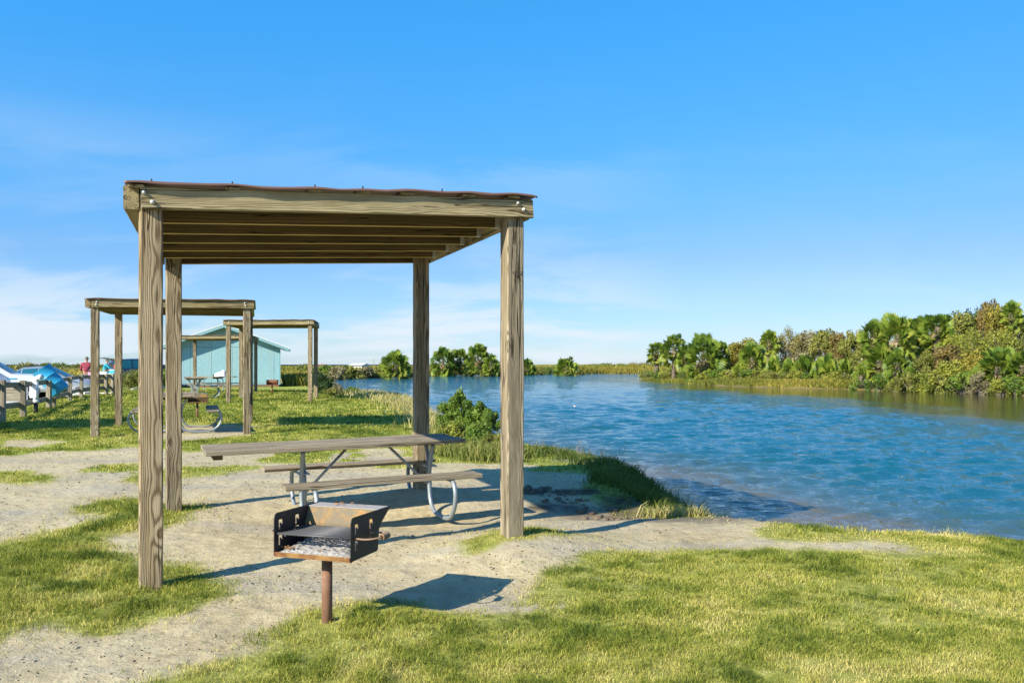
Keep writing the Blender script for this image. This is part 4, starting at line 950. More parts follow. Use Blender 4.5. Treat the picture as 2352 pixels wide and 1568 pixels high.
# ------------------------------------------------------------------ vehicles
def vehicle(name, loc, rz, label, paint, secs, cab, wheels, wr, ww, extra=None):
    """secs: (x, halfwidth, z_bottom, z_belt, z_top, half_top) from the tail (-x) to the nose (+x)"""
    T = thing(name, loc, label, 'truck' if 'pickup' in name else 'car', None, R(rz))
    def ring(s, off=0):
        x, w, zb, zl, zt, ht = s
        h = [(w*.90, zb), (w*.99, zb+.10), (w, (zb+zl)*.5), (w*.985, zl-.10), (w*.955, zl)]
        if ht > 0 and zt > zl+.12: h += [(w*.93+(ht-w*.93)*.5, zl+(zt-zl)*.55), (ht, zt-.05), (ht*.93, zt-.008), (ht*.5, zt+.012), (0, zt+.018)]
        else: h += [(w*.92, zl+.01), (w*.86, zl+.03), (w*.7, zt-.006), (w*.4, zt), (0, zt+.008)]
        return [(x, -a, b) for a, b in h]+[(x, a, b) for a, b in reversed(h[:-1])]
    rr = [ring(s) for s in secs]; n = len(rr[0]); V = [v for r_ in rr for v in r_]; Q = []
    for i in range(len(rr)-1):
        for k in range(n): Q.append((i*n+k, (i+1)*n+k, (i+1)*n+(k+1) % n, i*n+(k+1) % n))
    Q += [tuple(range(n)), tuple(reversed(range((len(rr)-1)*n, len(rr)*n)))]
    mb = MB(); mb.add(V, Q, True); b = mb.build('body', paint, T); b.data.set_sharp_from_angle(angle=R(38))
    # windows: slightly proud panels over the cabin sections
    c0, c1 = cab
    def pan(nm, pts, m, off):
        q = [Vector(p) for p in pts]; nn = (q[1]-q[0]).cross(q[-1]-q[0]).normalized()*off
        mb = MB(); k = len(q); mb.add([p+nn for p in q]+[p for p in q], [tuple(range(k)), tuple(reversed(range(k, 2*k)))]+[(i, (i+1) % k, k+(i+1) % k, k+i) for i in range(k)])
        return mb.build(nm, m, T)
    def side(i):
        A, B = rr[i], rr[i+1]; R3 = []
        for lo, hi, v in ((4, 5, .16), (4, 5, 1), (5, 6, .82)):
            a = Vector(A[lo]).lerp(Vector(A[hi]), v); b = Vector(B[lo]).lerp(Vector(B[hi]), v)
            R3.append([a.lerp(b, u)+Vector((0, -.014, .004)) for u in (.05, .95)])
        return R3[0]+R3[1]+R3[2]
    for i in range(c0, c1):
        p = side(i)
        for m_ in (1, -1):
            mb = MB(); mb.add([Vector((q.x, q.y*m_, q.z)) for q in p], [(0, 1, 3, 2), (2, 3, 5, 4)]); mb.build('side_window', M_glass, T)
    A, B = rr[c1], rr[c1+1]; G1 = []; G2 = []
    for k in range(6, n-6):
        pa, pb = Vector(A[k]), Vector(B[k]); up_ = Vector((.35, 0, 1)).normalized()*.016
        q1, q2 = pb.lerp(pa, .05), pb.lerp(pa, .90); q1.y *= .97; q2.y *= .95
        G1.append(q1+up_); G2.append(q2+up_)
    kk = len(G1); mb = MB(); mb.add(G1+G2, [(i, i+1, kk+i+1, kk+i) for i in range(kk-1)], True); mb.build('windscreen', M_glass, T)
    for (x, w) in wheels:
        for s in (-1, 1):
            mb = MB(); y = s*w; mb.tube([(x, y-s*.02, wr), (x, y-s*ww, wr)], wr, 28); t = mb.build('wheel', M_tyre, T)
            mb = MB(); mb.tube([(x, y-s*.01, wr), (x, y-s*.03, wr)], wr*.62, 24)
            mb2 = MB()
            for k in range(6):
                a = k*math.pi/3; M3 = Matrix.Rotation(a, 3, 'Y'); mb2.box(Vector((x, y-s*.002, wr))+M3 @ Vector((0, 0, wr*.32)), (wr*.16, .02, wr*.56), M3)
            mb2.tube([(x, y+s*.012, wr), (x, y-s*.02, wr)], wr*.14, 12)
            rm = mb.build('rim_dish', M_dark, t); mb2.build('rim', M_rim, t)
            mb = MB(); arc = [(x+(wr+.055)*math.cos(q), wr+(wr+.055)*math.sin(q)) for q in [math.pi*k/12 for k in range(13)]]
            pts = [Vector((a, s*(w+.006), b_)) for a, b_ in arc]; k = len(pts)
            mb.add(pts+[p-Vector((0, s*.02, 0)) for p in pts], [tuple(range(k)), tuple(reversed(range(k, 2*k)))]+[(i, (i+1) % k, k+(i+1) % k, k+i) for i in range(k)]); mb.build('wheel_arch', M_dark, T)
    if extra: extra(T, rr, pan)
    return T
def box_part(T, nm, c, d, m, bv=.01): mb = MB(); mb.box(c, d); return mb.build(nm, m, T, bevel=bv)
def pick_extra(T, rr, pan):
    for s in (-1, 1):
        box_part(T, 'mirror', (.50, s*1.12, 1.20), (.14, .24, .22), M_dark, .03)
        box_part(T, 'turn_signal', (.575, s*1.12, 1.16), (.012, .16, .05), M_amber, .003)
        box_part(T, 'headlight', (2.62, s*.72, .88), (.16, .34, .24), M_lamp, .03)
        box_part(T, 'door_handle', (-.35, s*.99, 1.02), (.16, .03, .03), M_dark, .008)
        box_part(T, 'running_board', (-.2, s*.98, .36), (2.2, .14, .05), M_carsilver, .01)
        box_part(T, 'fender_badge', (1.12, s*.985, .98), (.30, .012, .04), M_cyan, .003)
    box_part(T, 'bumper', (2.72, 0, .52), (.18, 1.86, .24), M_dark, .04); box_part(T, 'grille', (2.70, 0, .86), (.06, 1.0, .26), M_dark, .02)
    mb = MB()
    for s in (-1, 1): mb.box((.55, s*.3, 1.22), (.02, .5, .02))
    mb.build('wiper', M_dark, T)
lotz = lambda x, y: gz1(x, y)
xx = atd(80, 33.2); 
vehicle('pickup_truck', (-20.6, 33.3, lotz(-19.5, 33.3)), 20, 'white pickup truck parked behind the rail fence, its bonnet running up to the blue barrel', M_carwhite,
    [(-2.95, .90, .55, 1.15, 1.16, 0), (-2.9, .97, .42, 1.2, 1.21, 0), (-1.35, .985, .40, 1.2, 1.21, 0), (-1.30, .985, .40, 1.2, 1.80, .74), (-.2, .985, .40, 1.19, 1.88, .74), (.05, .985, .40, 1.18, 1.86, .73), (1.05, .985, .42, 1.14, 1.16, 0), (1.7, .975, .44, 1.10, 1.14, 0), (2.45, .95, .46, 1.0, 1.07, 0), (2.68, .88, .48, .92, .96, 0)],
    (3, 5), [(-2.0, .96), (1.62, .985)], .40, .28, pick_extra)
def sed_extra(T, rr, pan):
    for s in (-1, 1):
        box_part(T, 'headlight', (2.02, s*.68, .66), (.26, .26, .11), M_lamp, .03); box_part(T, 'mirror', (.55, s*.98, .98), (.12, .16, .12), M_carsilver, .03)
    box_part(T, 'bumper', (2.25, 0, .36), (.10, 1.5, .16), M_dark, .03)
    mb = MB()
    for s in (-1, 1): mb.box((-.55, s*.52, 1.475), (1.5, .03, .03))
    mb.build('roof_rail', M_dark, T)
xx = atd(167, 44.5)
vehicle('parked_car', (-24.5, 45.1, lotz(-24, 45)), 12, 'low silver car parked behind the fence, half hidden by the blue barrel', M_carsilver,
    [(-2.3, .75, .42, .80, .82, 0), (-2.2, .86, .28, .92, .96, 0), (-1.75, .89, .24, .95, 1.05, .6), (-1.1, .90, .22, .95, 1.40, .58), (-.3, .90, .22, .94, 1.45, .58), (.15, .90, .22, .93, 1.42, .57), (1.05, .90, .22, .88, .92, 0), (1.75, .89, .22, .80, .84, 0), (2.15, .84, .24, .74, .78, 0), (2.32, .74, .26, .62, .66, 0)],
    (2, 5), [(-1.4, .88), (1.42, .88)], .325, .21, sed_extra)
def suv_extra(T, rr, pan):
    # raised tailgate
    mb = MB(); M = Matrix.Translation((-2.25, 0, 1.72)) @ Matrix.Rotation(R(8), 4, 'Y')
    V = [M @ Vector(p) for p in ((0, -.68, 0), (0, .68, 0), (-.75, .62, .0), (-.75, -.62, 0), (0, -.68, .05), (0, .68, .05), (-.75, .62, .05), (-.75, -.62, .05))]
    mb.add(V, [(0,1,2,3), (7,6,5,4), (0,4,5,1), (1,5,6,2), (2,6,7,3), (3,7,4,0)]); tg = mb.build('tailgate', M_cardark, T, bevel=.02)
    box_part(T, 'load_bay', (-2.34, 0, 1.02), (.04, 1.3, 1.0), M_dark, .02)
    for s in (-1, 1): box_part(T, 'tail_lamp', (-2.36, s*.80, 1.15), (.05, .12, .4), M_red, .02); box_part(T, 'mirror', (.75, s*1.03, 1.15), (.14, .2, .18), M_dark, .03)
xx = atd(262, 59)
vehicle('parked_suv', (xx+1.75, 60.2, lotz(xx, 60)), 40, 'dark blue family car with its tailgate raised at the far end of the car park', M_cardark,
    [(-2.35, .86, .45, 1.05, 1.62, .66), (-2.3, .93, .35, 1.08, 1.72, .68), (-1.2, .95, .32, 1.08, 1.79, .70), (-.2, .95, .32, 1.07, 1.80, .70), (.35, .95, .32, 1.06, 1.76, .69), (1.25, .95, .33, 1.02, 1.06, 0), (1.9, .93, .35, .95, 1.0, 0), (2.3, .84, .38, .8, .85, 0)],
    (1, 4), [(-1.5, .93), (1.5, .93)], .36, .22, suv_extra)

# ------------------------------------------------------------------ people
def skin_body(name, joints, edges, mat_, parent=None, lvl=2):
    me = bpy.data.meshes.new(name); me.from_pydata([j[0] for j in joints], edges, []); me.update()
    o = bpy.data.objects.new(name, me); COL.objects.link(o)
    sk = o.modifiers.new('skin', 'SKIN'); 
    if not me.skin_vertices: 
        bm = bmesh.new(); bm.from_mesh(me); bm.verts.layers.skin.verify(); bm.to_mesh(me); bm.free()
    for v, j in zip(me.skin_vertices[0].data, joints):
        r_ = j[1]; v.radius = (r_, r_) if not isinstance(r_, tuple) else r_
    me.skin_vertices[0].data[0].use_root = True
    ss = o.modifiers.new('sub', 'SUBSURF'); ss.levels = lvl; ss.render_levels = lvl
    dg = bpy.context.evaluated_depsgraph_get(); me2 = bpy.data.meshes.new_from_object(o.evaluated_get(dg))
    bpy.data.objects.remove(o)
    for p in me2.polygons: p.use_smooth = True
    me2.materials.clear(); return mobj(name, me2, mat_, parent)
def person(loc, rz, label, shirt, trousers, hairm, pose, cap=False, sc=1.0):
    """faces local +y"""
    T = thing('person', loc, label, 'person', None, R(rz)); T.scale = (sc, sc, sc)
    lean = pose.get('lean', 0)
    def Lp(x, y, z):  # lean the upper body about the hips
        if z > .95: a = R(lean); dz = z-.95; return (x, y+dz*math.sin(a), .95+dz*math.cos(a))
        return (x, y, z)
    hl, hr = pose['hands']; el, er = pose['elbows']
    J = [((0, 0, .95), .15), ((-.10, 0, .88), .105), ((-.12, .01, .50), .068), ((-.13, -.02, .09), .048), ((-.13, .13, .04), .042),
         ((.10, 0, .88), .105), ((.12, .02, .50), .068), ((.14, 0, .09), .048), ((.15, .15, .04), .042),
         (Lp(0, 0, 1.15), .15), (Lp(0, 0, 1.36), .155), (Lp(0, .0, 1.47), .07), (Lp(0, .01, 1.53), .052), (Lp(0, .02, 1.60), .070), (Lp(0, .025, 1.73), .088),
         (Lp(-.20, 0, 1.42), .062), (el, .044), (hl, .030), (Lp(.20, 0, 1.42), .062), (er, .044), (hr, .030)]
    E = [(0,1), (1,2), (2,3), (3,4), (0,5), (5,6), (6,7), (7,8), (0,9), (9,10), (10,11), (11,12), (12,13), (13,14), (10,15), (15,16), (16,17), (10,18), (18,19), (19,20)]
    # fingers and thumb on each hand, part of the same skin
    k = len(J)
    for hi, ei, s in ((17, 16, -1), (20, 19, 1)):
        h = Vector(J[hi][0]); d = (h-Vector(J[ei][0])).normalized(); sd_ = d.cross(Vector((0, 0, 1))); sd_ = sd_.normalized() if sd_.length > .1 else Vector((0, 1, 0))
        J.append((tuple(h+d*.07), .026)); E.append((hi, k)); pk = k; k += 1
        for q in range(4):
            off = sd_*((q-1.5)*.018); ln = (.060, .072, .068, .052)[q]
            J.append((tuple(h+d*(.07+ln)+off*1.2+Vector((0, 0, -.012))), .0085)); E.append((pk, k)); k += 1
        J.append((tuple(h+d*.05+sd_*s*.045), .009)); E.append((hi, k)); k += 1
    skin_body('body', J, E, M_skin, T)
    # clothes as their own skins, a little fuller
    t = [(Lp(0, 0, .93), .185), (Lp(0, 0, 1.14), .175), (Lp(0, 0, 1.37), .185), (Lp(0, 0, 1.47), .095)]
    sj = t+[(Lp(-.21, 0, 1.42), .085), (el, .060), (tuple(Vector(el).lerp(Vector(hl), .8)), .046), (Lp(.21, 0, 1.42), .085), (er, .060), (tuple(Vector(er).lerp(Vector(hr), .8)), .046)]
    skin_body('shirt', sj, [(0,1), (1,2), (2,3), (2,4), (4,5), (5,6), (2,7), (7,8), (8,9)], shirt, T)
    skin_body('trousers', [((0, 0, .97), .168), ((-.10, 0, .86), .125), ((-.12, .01, .50), .088), ((-.13, -.02, .12), .075), ((.10, 0, .86), .125), ((.12, .02, .50), .088), ((.14, 0, .12), .075)], [(0,1), (1,2), (2,3), (0,4), (4,5), (5,6)], trousers, T)
    mb = MB(); rows, n = 7, 18; V = []; c0 = Vector(Lp(0, .012, 1.675))
    for j in range(rows+1):
        ph = R(100)*j/rows
        for k in range(n):
            a = 2*math.pi*k/n; back = .5-.5*math.sin(a); q = ph*(.62+.38*back)
            V.append(c0+Vector((.098*math.sin(q)*math.cos(a), .112*math.sin(q)*math.sin(a), .128*math.cos(q))))
    mb.add(V, [(j*n+k, (j+1)*n+k, (j+1)*n+(k+1) % n, j*n+(k+1) % n) for j in range(rows) for k in range(n)], True)
    if cap: mb.box(c0+Vector((0, .14, .06)), (.15, .12, .012))
    mb.build('cap' if cap else 'hair', hairm, T)
    # face: nose, eyes and ears
    mb = MB()
    mb.tube([Lp(0, .105, 1.69), Lp(0, .135, 1.655)], [.010, .016], 8)
    for s in (-1, 1): mb.tube([Lp(s*.088, .015, 1.69), Lp(s*.098, .01, 1.65)], [.014, .012], 6)
    mb.build('face_features', M_skin, T)
    mb = MB()
    for s in (-1, 1): mb.tube([Lp(s*.034, .108, 1.695), Lp(s*.034, .118, 1.695)], .011, 8)
    mb.tube([Lp(-.025, .112, 1.615), Lp(.025, .112, 1.615)], .006, 6); mb.build('eyes_and_mouth', M_dark, T)
    return T
xm, dm = atd(199, 46), 46.0
person((xm, dm, lotz(xm, dm)), 12, 'grey haired person in a maroon shirt and pale trousers, seen from behind beyond the fence', M_maroon, M_khaki, M_hair, dict(hands=((-.22, .26, 1.0), (.22, .26, 1.02)), elbows=((-.30, .02, 1.12), (.30, .02, 1.13))), sc=1.02)
xm2, dm2 = atd(240, 57), 57.0
person((xm2, dm2, lotz(xm2, dm2)), -68, 'person in a cyan top and dark cap leaning over the folding table', M_cyan, M_jean, M_cap, dict(lean=14, hands=((-.2, .62, 1.12), (.16, .66, 1.10)), elbows=((-.30, .34, 1.15), (.28, .36, 1.13))), cap=True, sc=.99)

# ------------------------------------------------------------------ small things
def fold_table():
    x0, d = atd(246, 54.5), 54.5; z = lotz(x0, d); T = thing('folding_table', (x0, d, z), 'low folding table loaded with coolers between the fence and the dark blue car', 'folding table', None, R(6))
    mb = MB(); mb.box((0, 0, .80), (1.7, .7, .04)); mb.build('tabletop', M_white, T, bevel=.008)
    for sx in (-.7, .7):
        for sy in (-.28, .28): mb = MB(); mb.tube([(sx, sy, 0), (sx*.93, sy, .78)], .018, 8); mb.build('leg', M_galv, T)
    def cool(nm, c, dd, m, ml, lab, cat):
        t = thing(nm, (x0+c[0], d+c[1], z+.82), lab, cat); mb = MB(); mb.box((0, 0, dd[2]/2), dd, None, 1.04); mb.build('box', m, t, bevel=.02)
        mb = MB(); mb.box((0, 0, dd[2]+.02), (dd[0]*1.07, dd[1]*1.07, .05)); mb.build('lid', ml, t, bevel=.015)
        mb = MB(); mb.tube(smooth_path([(-dd[0]*.45, -dd[1]*.56, dd[2]*.8), (-dd[0]*.3, -dd[1]*.6, dd[2]*1.25), (dd[0]*.3, -dd[1]*.6, dd[2]*1.25), (dd[0]*.45, -dd[1]*.56, dd[2]*.8)], 5), .012, 6); mb.build('handle', ml, t)
    cool('cooler', (.38, -.05, 0), (.34, .28, .20), M_cyan, M_white, 'bright blue cooler on the folding table, below the outstretched arm of the person in cyan', 'cooler')
    cool('cooler', (-.25, .05, 0), (.48, .32, .12), M_white, M_green, 'flat white tub with a green lid on the left of the folding table', 'tub')
    cool('cooler', (.70, .10, 0), (.26, .26, .30), M_cream, M_cream, 'pale box at the right end of the folding table, next to the blue cooler', 'box')
fold_table()
def cart():
    x0, d = atd(232, 50), 50.0; z = lotz(x0, d); T = thing('beach_cart', (x0, d, z), 'small black wheeled cart parked under the end of the loaded table', 'cart', None, R(25))
    mb = MB(); mb.box((0, 0, .38), (.8, .5, .26)); mb.build('tray', M_dark, T, bevel=.02)
    for sx in (-.28, .28):
        for sy in (-.28, .28):
            mb = MB(); mb.tube([(sx, sy-.04, .16), (sx, sy+.04, .16)], .16, 18); w = mb.build('wheel', M_tyre, T); mb = MB(); mb.tube([(sx, sy-.05, .16), (sx, sy+.05, .16)], .05, 10); mb.build('hub', M_rim, w)
    mb = MB(); mb.tube([(-.4, 0, .45), (-.75, 0, .9), (-.75, .15, .92)], .014, 8); mb.build('handle', M_dark, T)
cart()
def bag():
    x0, d = atd(208, 45.2), 45.2; z = lotz(x0, d); T = thing('tote_bag', (x0, d, z+.62), 'small pink bag at the elbow of the person in maroon', 'bag')
    T.location.z = z
    mb = MB(); V = []; mb.box((0, 0, .86), (.26, .14, .26), None, .8); mb.build('pouch', M_pink, T, bevel=.04)
    mb = MB(); mb.tube(smooth_path([(-.08, 0, .98), (-.06, 0, 1.12), (.06, 0, 1.12), (.08, 0, .98)], 5), .008, 6); mb.build('strap', M_pink, T)
    mb = MB(); mb.box((0, .05, .70), (.3, .3, .05))
    for sx in (-.12, .12):
        for sy in (-.08, .16): mb.tube([(sx, sy, 0), (sx*.6, sy, .70)], .015, 6)
    o = mb.build('camp_stool', M_dark); o.location = T.location; props(o, 'dark folding stool under the pink bag', 'stool')
bag()
def picnic_stuff():
    zt = gz1(-14, 40)+.76; 
    for (px, h, r, nm, lab, kind) in ((505, .20, .17, 'plastic_bag', 'crumpled white bag lying on the broadside table, left of the tub', 'bag'), (513.5, .30, .13, 'plastic_tub', 'upright white tub with a bulging bag on top, on the broadside table', 'tub')):
        d = 40.1; x = atd(px, d); n = 20; V = []; Fc = []
        rows = 9
        for j in range(rows+1):
            t = j/rows; rr = r*(1-.15*t) if kind == 'tub' and t < .7 else r*math.sqrt(max(.02, 1-(t if kind == 'bag' else (t-.6)/.4)**2))
            for k in range(n):
                a = 2*math.pi*k/n; q = rr*(1+.12*(rng.random()-.5)*(kind == 'bag' or t > .7)); V.append((q*math.cos(a)*(1.6 if kind == 'bag' else 1), q*math.sin(a), h*t))
        Fc = [(j*n+k, j*n+(k+1) % n, (j+1)*n+(k+1) % n, (j+1)*n+k) for j in range(rows) for k in range(n)]+[tuple(range(rows*n, rows*n+n))]
        o = mobj(nm, pymesh(nm, V, Fc, True), M_white); o.location = (x, d, zt+.002); props(o, lab, kind)
picnic_stuff()
def buoy():
    p = at(1320, 934, WZ); mb = MB(); mb.tube([(0, 0, -.02), (0, 0, .015), (0, 0, .04), (0, 0, .055)], [.02, .045, .035, .01], 14); 
    o = mb.build('buoy', simple('pale_pink_float', (.8, .55, .5), .4)); o.location = (p[0], p[1], WZ); props(o, 'tiny pale float bobbing alone on the open water', 'buoy')
buoy()
def marker():
    d = 118; x = atd(858.5, d); z = gz1(x, d); T = thing('channel_marker', (x, d, z), 'thin tall grey pole standing in the marsh left of the lone round palm', 'pole')
    mb = MB(); mb.tube([(0, 0, -.3), (0, 0, 2.5)], [.055, .04], 8); mb.build('shaft', M_fence, T); mb = MB(); mb.box((0, 0, 2.35), (.10, .05, .3)); mb.build('cap', M_cream, T)
marker()
def far_house(px0, px1, d, h, m, label, roofm):
    x0, x1 = atd(px0, d), atd(px1, d); w = x1-x0; z = gz1(x0, d); T = thing('far_building', (x0, d, z), label, 'building', None)
    mb = MB(); mb.box((w/2, 6, h*.35), (w, 12, h*.7)); mb.build('wall', m, T)
    mb = MB(); mb.prism([(-.4, 0), (12.4, 0), (6, h*.3)], Matrix(((0, 0, 1, -.3), (1, 0, 0, 0), (0, 1, 0, h*.7), (0, 0, 0, 1))), w+.6); mb.build('roof', roofm, T)
far_house(802, 831, 230, 1.7, M_cream, 'long low white building on the horizon left of the marker pole', M_cream)
far_house(725, 738, 250, 1.4, M_cream, 'small white building on the horizon just right of the third shelter', M_red)
far_house(738, 746, 260, 1.2, M_cream, 'tiny white hut on the horizon beside the small white building', M_cream)
# ------------------------------------------------------------------ plants
M_palm = leaf_mat('palm_leaf', [(0, (.025, .055, .012)), (.3, (.08, .15, .02)), (.6, (.21, .28, .035)), (.85, (.32, .34, .055)), (1, (.42, .37, .10))], .3, .45, .15, .4)
M_dead = leaf_mat('dead_frond', [(0, (.10, .065, .03)), (.5, (.30, .22, .12)), (1, (.48, .38, .24))], .2, .8)
M_bark = simple('palm_bark', (.14, .11, .08), .95, 0, .4, 9)
M_twig = simple('grey_twig', (.22, .19, .16), .95, 0, .3, 9)
def tris(V, T, tone): return np.array(V).reshape(-1, 3), np.array(T), np.array(tone)
def fan(o, d, up, Lp_, Rf, nl, droop, tone, r2, width=.11):
    """one fan leaf: petiole from o along d, then nl leaflets"""
    V = []; T = []; A = []
    d = d.normalized(); s = d.cross(up); s = s.normalized() if s.length > 1e-3 else Vector((1, 0, 0)); u = s.cross(d)
    c = o+d*Lp_+Vector((0, 0, -droop*Lp_*.25))
    b = len(V); V += [o-s*.02, o+s*.02, c+s*.012]; T.append((b, b+1, b+2)); A += [tone*.8+.15]*3
    for i in range(nl):
        a = (i/(nl-1)-.5)*R(236); l = Rf*(1-.26*abs(i/(nl-1)-.5)*2)*r2.uniform(.88, 1.06)
        dr = (d*math.cos(a)+s*math.sin(a)+u*.16*abs(math.sin(a))).normalized()
        w = dr.cross(u).normalized()*width*l*.5; m = c+dr*l*.55; e = c+dr*l+Vector((0, 0, -droop*l*r2.uniform(.25, .6)))
        b = len(V); V += [c, m-w, m+w, e]; T += [(b, b+1, b+2), (b+1, b+3, b+2)]; q = min(1, max(0, tone+r2.uniform(-.10, .10))); A += [q, q, q, min(1, q+.12)]
    return V, T, A
def palm_mesh(seed, crown=1.0, nf=140, trunk_h=2.0, shrubby=False):
    """returns crown, dead skirt and trunk meshes; crown radius = crown"""
    r2 = random.Random(seed); V = []; T = []; A = []; DV = []; DT = []; DA = []
    top = Vector((0, 0, trunk_h))
    for i in range(nf):
        az = i*2.39996+r2.uniform(-.3, .3); f = (i+.5)/nf
        el = math.asin(max(-1, 1-1.62*f))+R(r2.uniform(-8, 8)) if not shrubby else R(86-76*f+r2.uniform(-9, 9))
        d = Vector((math.cos(az)*math.cos(el), math.sin(az)*math.cos(el), math.sin(el)))
        lp = crown*(.70 if not shrubby else .62)*r2.uniform(.6, 1.15); rf = crown*(.36 if not shrubby else .46)*r2.uniform(.8, 1.15)
        tone = .36+.26*f+r2.uniform(-.24, .24)
        v, t, a = fan(top+Vector((0, 0, -min(trunk_h*.75, .75*crown)*f**1.5+r2.uniform(-.08, .08)*crown)), d, Vector((r2.gauss(0, 1), r2.gauss(0, 1), r2.gauss(.5, .8))).normalized(), lp, rf, 13, .10+.55*f, tone, r2, .24)
        o = len(V); V += v; T += [tuple(q+o for q in tt) for tt in t]; A += a
    nd = 16 if not shrubby else 6
    for i in range(nd):
        az = i*2.4+r2.uniform(-.4, .4); el = R(-48-34*r2.random()); d = Vector((math.cos(az)*math.cos(el), math.sin(az)*math.cos(el), math.sin(el)))
        v, t, a = fan(top+Vector((0, 0, -.12*crown)), d, Vector((0, 0, 1)), crown*.30, crown*.46*r2.uniform(.7, 1.1), 9, .9, r2.uniform(.2, .9), r2, .22)
        o = len(DV); DV += v; DT += [tuple(q+o for q in tt) for tt in t]; DA += a
    c = npmesh('crown', V, T); attr(c, 'tone', A); d_ = npmesh('dead_fronds', DV, DT); attr(d_, 'tone', DA)
    mb = MB(); n = 14; lean = r2.uniform(-.1, .1)
    P = [(lean*trunk_h*(k/n)**2, 0, -.3+(trunk_h+.3)*k/n) for k in range(n+1)]; rr = [.19*(1.15-.3*k/n)*(1.16 if k % 2 else .94) for k in range(n+1)]
    mb.tube(P, rr, 9); tm = bpy.data.meshes.new('trunk'); tm.from_pydata(mb.v, [], mb.f); tm.update()
    for m_, mm in ((c, M_palm), (d_, M_dead), (tm, M_bark)): m_.materials.append(mm)
    return c, d_, tm
PALMS = {}
def palm(px, top, w, base, d, label, group, kind=0, shrubby=False):
    """crown width w and top/base rows as seen; placed at distance d"""
    x = atd(px, d); z0 = gz1(x, d); ztop = EYE-(top-HZ)*d/F; cr = w*d/F/2*1.12
    if base is not None: z0 = max(z0, EYE-(base-HZ)*d/F)
    th = max(.25, ztop-z0-cr*.85) if not shrubby else .18
    key = (kind, shrubby, round(th*2)/2, round(cr*2)/2)
    if key not in PALMS: PALMS[key] = palm_mesh(shash(key) & 999, max(.5, key[3]), 150 if not shrubby else 50, max(.18, key[2]) if not shrubby else .18, shrubby)
    c, dd, t = PALMS[key]
    T = thing('palmetto' if shrubby else 'palm_tree', (x, d, z0), label, 'palmetto' if shrubby else 'palm tree', group, rng.uniform(0, 6.28))
    s = (ztop-z0)/((key[2] if not shrubby else .18)+max(.5, key[3])*(.95 if not shrubby else 1.1)); T.scale = (cr/max(.5, key[3]), cr/max(.5, key[3]), s)
    for nm, me in (('crown', c), ('dead_fronds', dd), ('trunk', t)):
        o = bpy.data.objects.new(nm, me); COL.objects.link(o); o.parent = T
    return T
fs = 'palms on the far shore'; rb = 'palms on the right bank'
palm(908, 804, 66, 852, 100, 'lone round palm on the far shore, left of the back right shelter post', fs, 0)
palm(1018, 796, 52, 856, 122, 'dense palm at the left end of the far shore clump between the shelter posts', fs, 1)
palm(1057, 799, 46, 856, 124, 'slim palm in the middle of the far shore clump, between two denser palms', fs, 2)
palm(1099, 789, 54, 856, 122, 'tallest palm of the far shore clump, at the centre right of the clump', fs, 0)
palm(1128, 813, 38, 850, 119, 'small leaning palm at the right end of the far shore clump', fs, 1)
palm(1208, 822, 44, 852, 135, 'low palm peeping out right of the front right shelter post', fs, 2)
palm(1300, 819, 50, 858, 130, 'lone low round palm on the far shore, clear in the marsh beyond the float', fs, 1)
palm(1508, 784, 46, 860, 88, 'first palm at the tip of the right bank, leaning out over the water', rb, 0)
palm(1547, 766, 56, 862, 82, 'second palm from the tip of the right bank, taller than the first', rb, 1)
palm(1575, 790, 40, 864, 80, 'palm half hidden between the second tip palm and the big shaggy one', rb, 2)
palm(1616, 767, 88, 860, 75, 'big shaggy palm with pale dead fronds near the tip of the right bank', rb, 0)
palm(1655, 784, 42, 858, 76, 'palm tucked behind the right shoulder of the big shaggy palm', rb, 2)
palm(1728, 784, 66, 860, 70, 'bright green bushy palm before the brown scrub, right of the big shaggy palm', rb, 1)
palm(1768, 756, 44, 845, 76, 'slender palm head poking through the brown scrub above the low palmettos', rb, 2)
palm(2008, 731, 66, 850, 58, 'left crown of the tall palm cluster in the middle of the right bank', rb, 2)
palm(2056, 719, 82, 852, 57, 'tallest and widest crown of the palm cluster in the middle of the right bank', rb, 0)
palm(2090, 727, 62, 850, 60, 'crown filling the gap right of the tallest palm in the cluster', rb, 1)
palm(2117, 722, 52, 852, 60, 'narrower crown between the tall cluster and its rightmost palm', rb, 2)
palm(2150, 716, 74, 860, 58, 'rightmost palm of the tall cluster, open spiky head against the sky', rb, 1)
palm(2020, 790, 76, 866, 57, 'lower palm with drooping fronds below the left end of the tall cluster', rb, 1)
palm(2060, 800, 56, 868, 54, 'short palm below the tallest crown of the cluster', rb, 0)
palm(2325, 688, 48, 800, 58, 'highest palm head, rising from the thicket at the right edge', rb, 2)
palm(2290, 792, 92, 878, 50, 'wide low palm with long stiff fronds near the water at the right', rb, 0)
palm(2348, 802, 70, 878, 49, 'palm cut by the right edge, beside the wide low one', rb, 1)
pg = 'palmettos along the right bank'
for i, (px, top, w, base, d, lab) in enumerate([
    (1848, 806, 66, 866, 66, 'broad pale palmetto clump midway along the right bank'), (1884, 816, 46, 866, 65, 'small palmetto just right of the broad pale clump'),
    (1812, 818, 44, 864, 67, 'small palmetto just left of the broad pale clump'), (1775, 812, 46, 862, 68, 'palmetto right of the bright bushy palm'),
    (1905, 804, 52, 868, 63, 'upright palmetto below the dip in the scrub, left of the tall cluster'), (1942, 816, 42, 868, 62, 'small palmetto at the foot of the scrub nearest the tall cluster'),
    (1700, 824, 40, 862, 70, 'low palmetto under the left side of the bright bushy palm'), (1980, 830, 40, 870, 57, 'low palmetto left of the foot of the tall cluster'),
    (2088, 838, 40, 872, 53, 'low dull palmetto right of the foot of the tall cluster'), (2240, 838, 36, 882, 49, 'little palmetto left of the wide low palm')]):
    palm(px, top, w, base, d, lab, pg, i % 2, True)
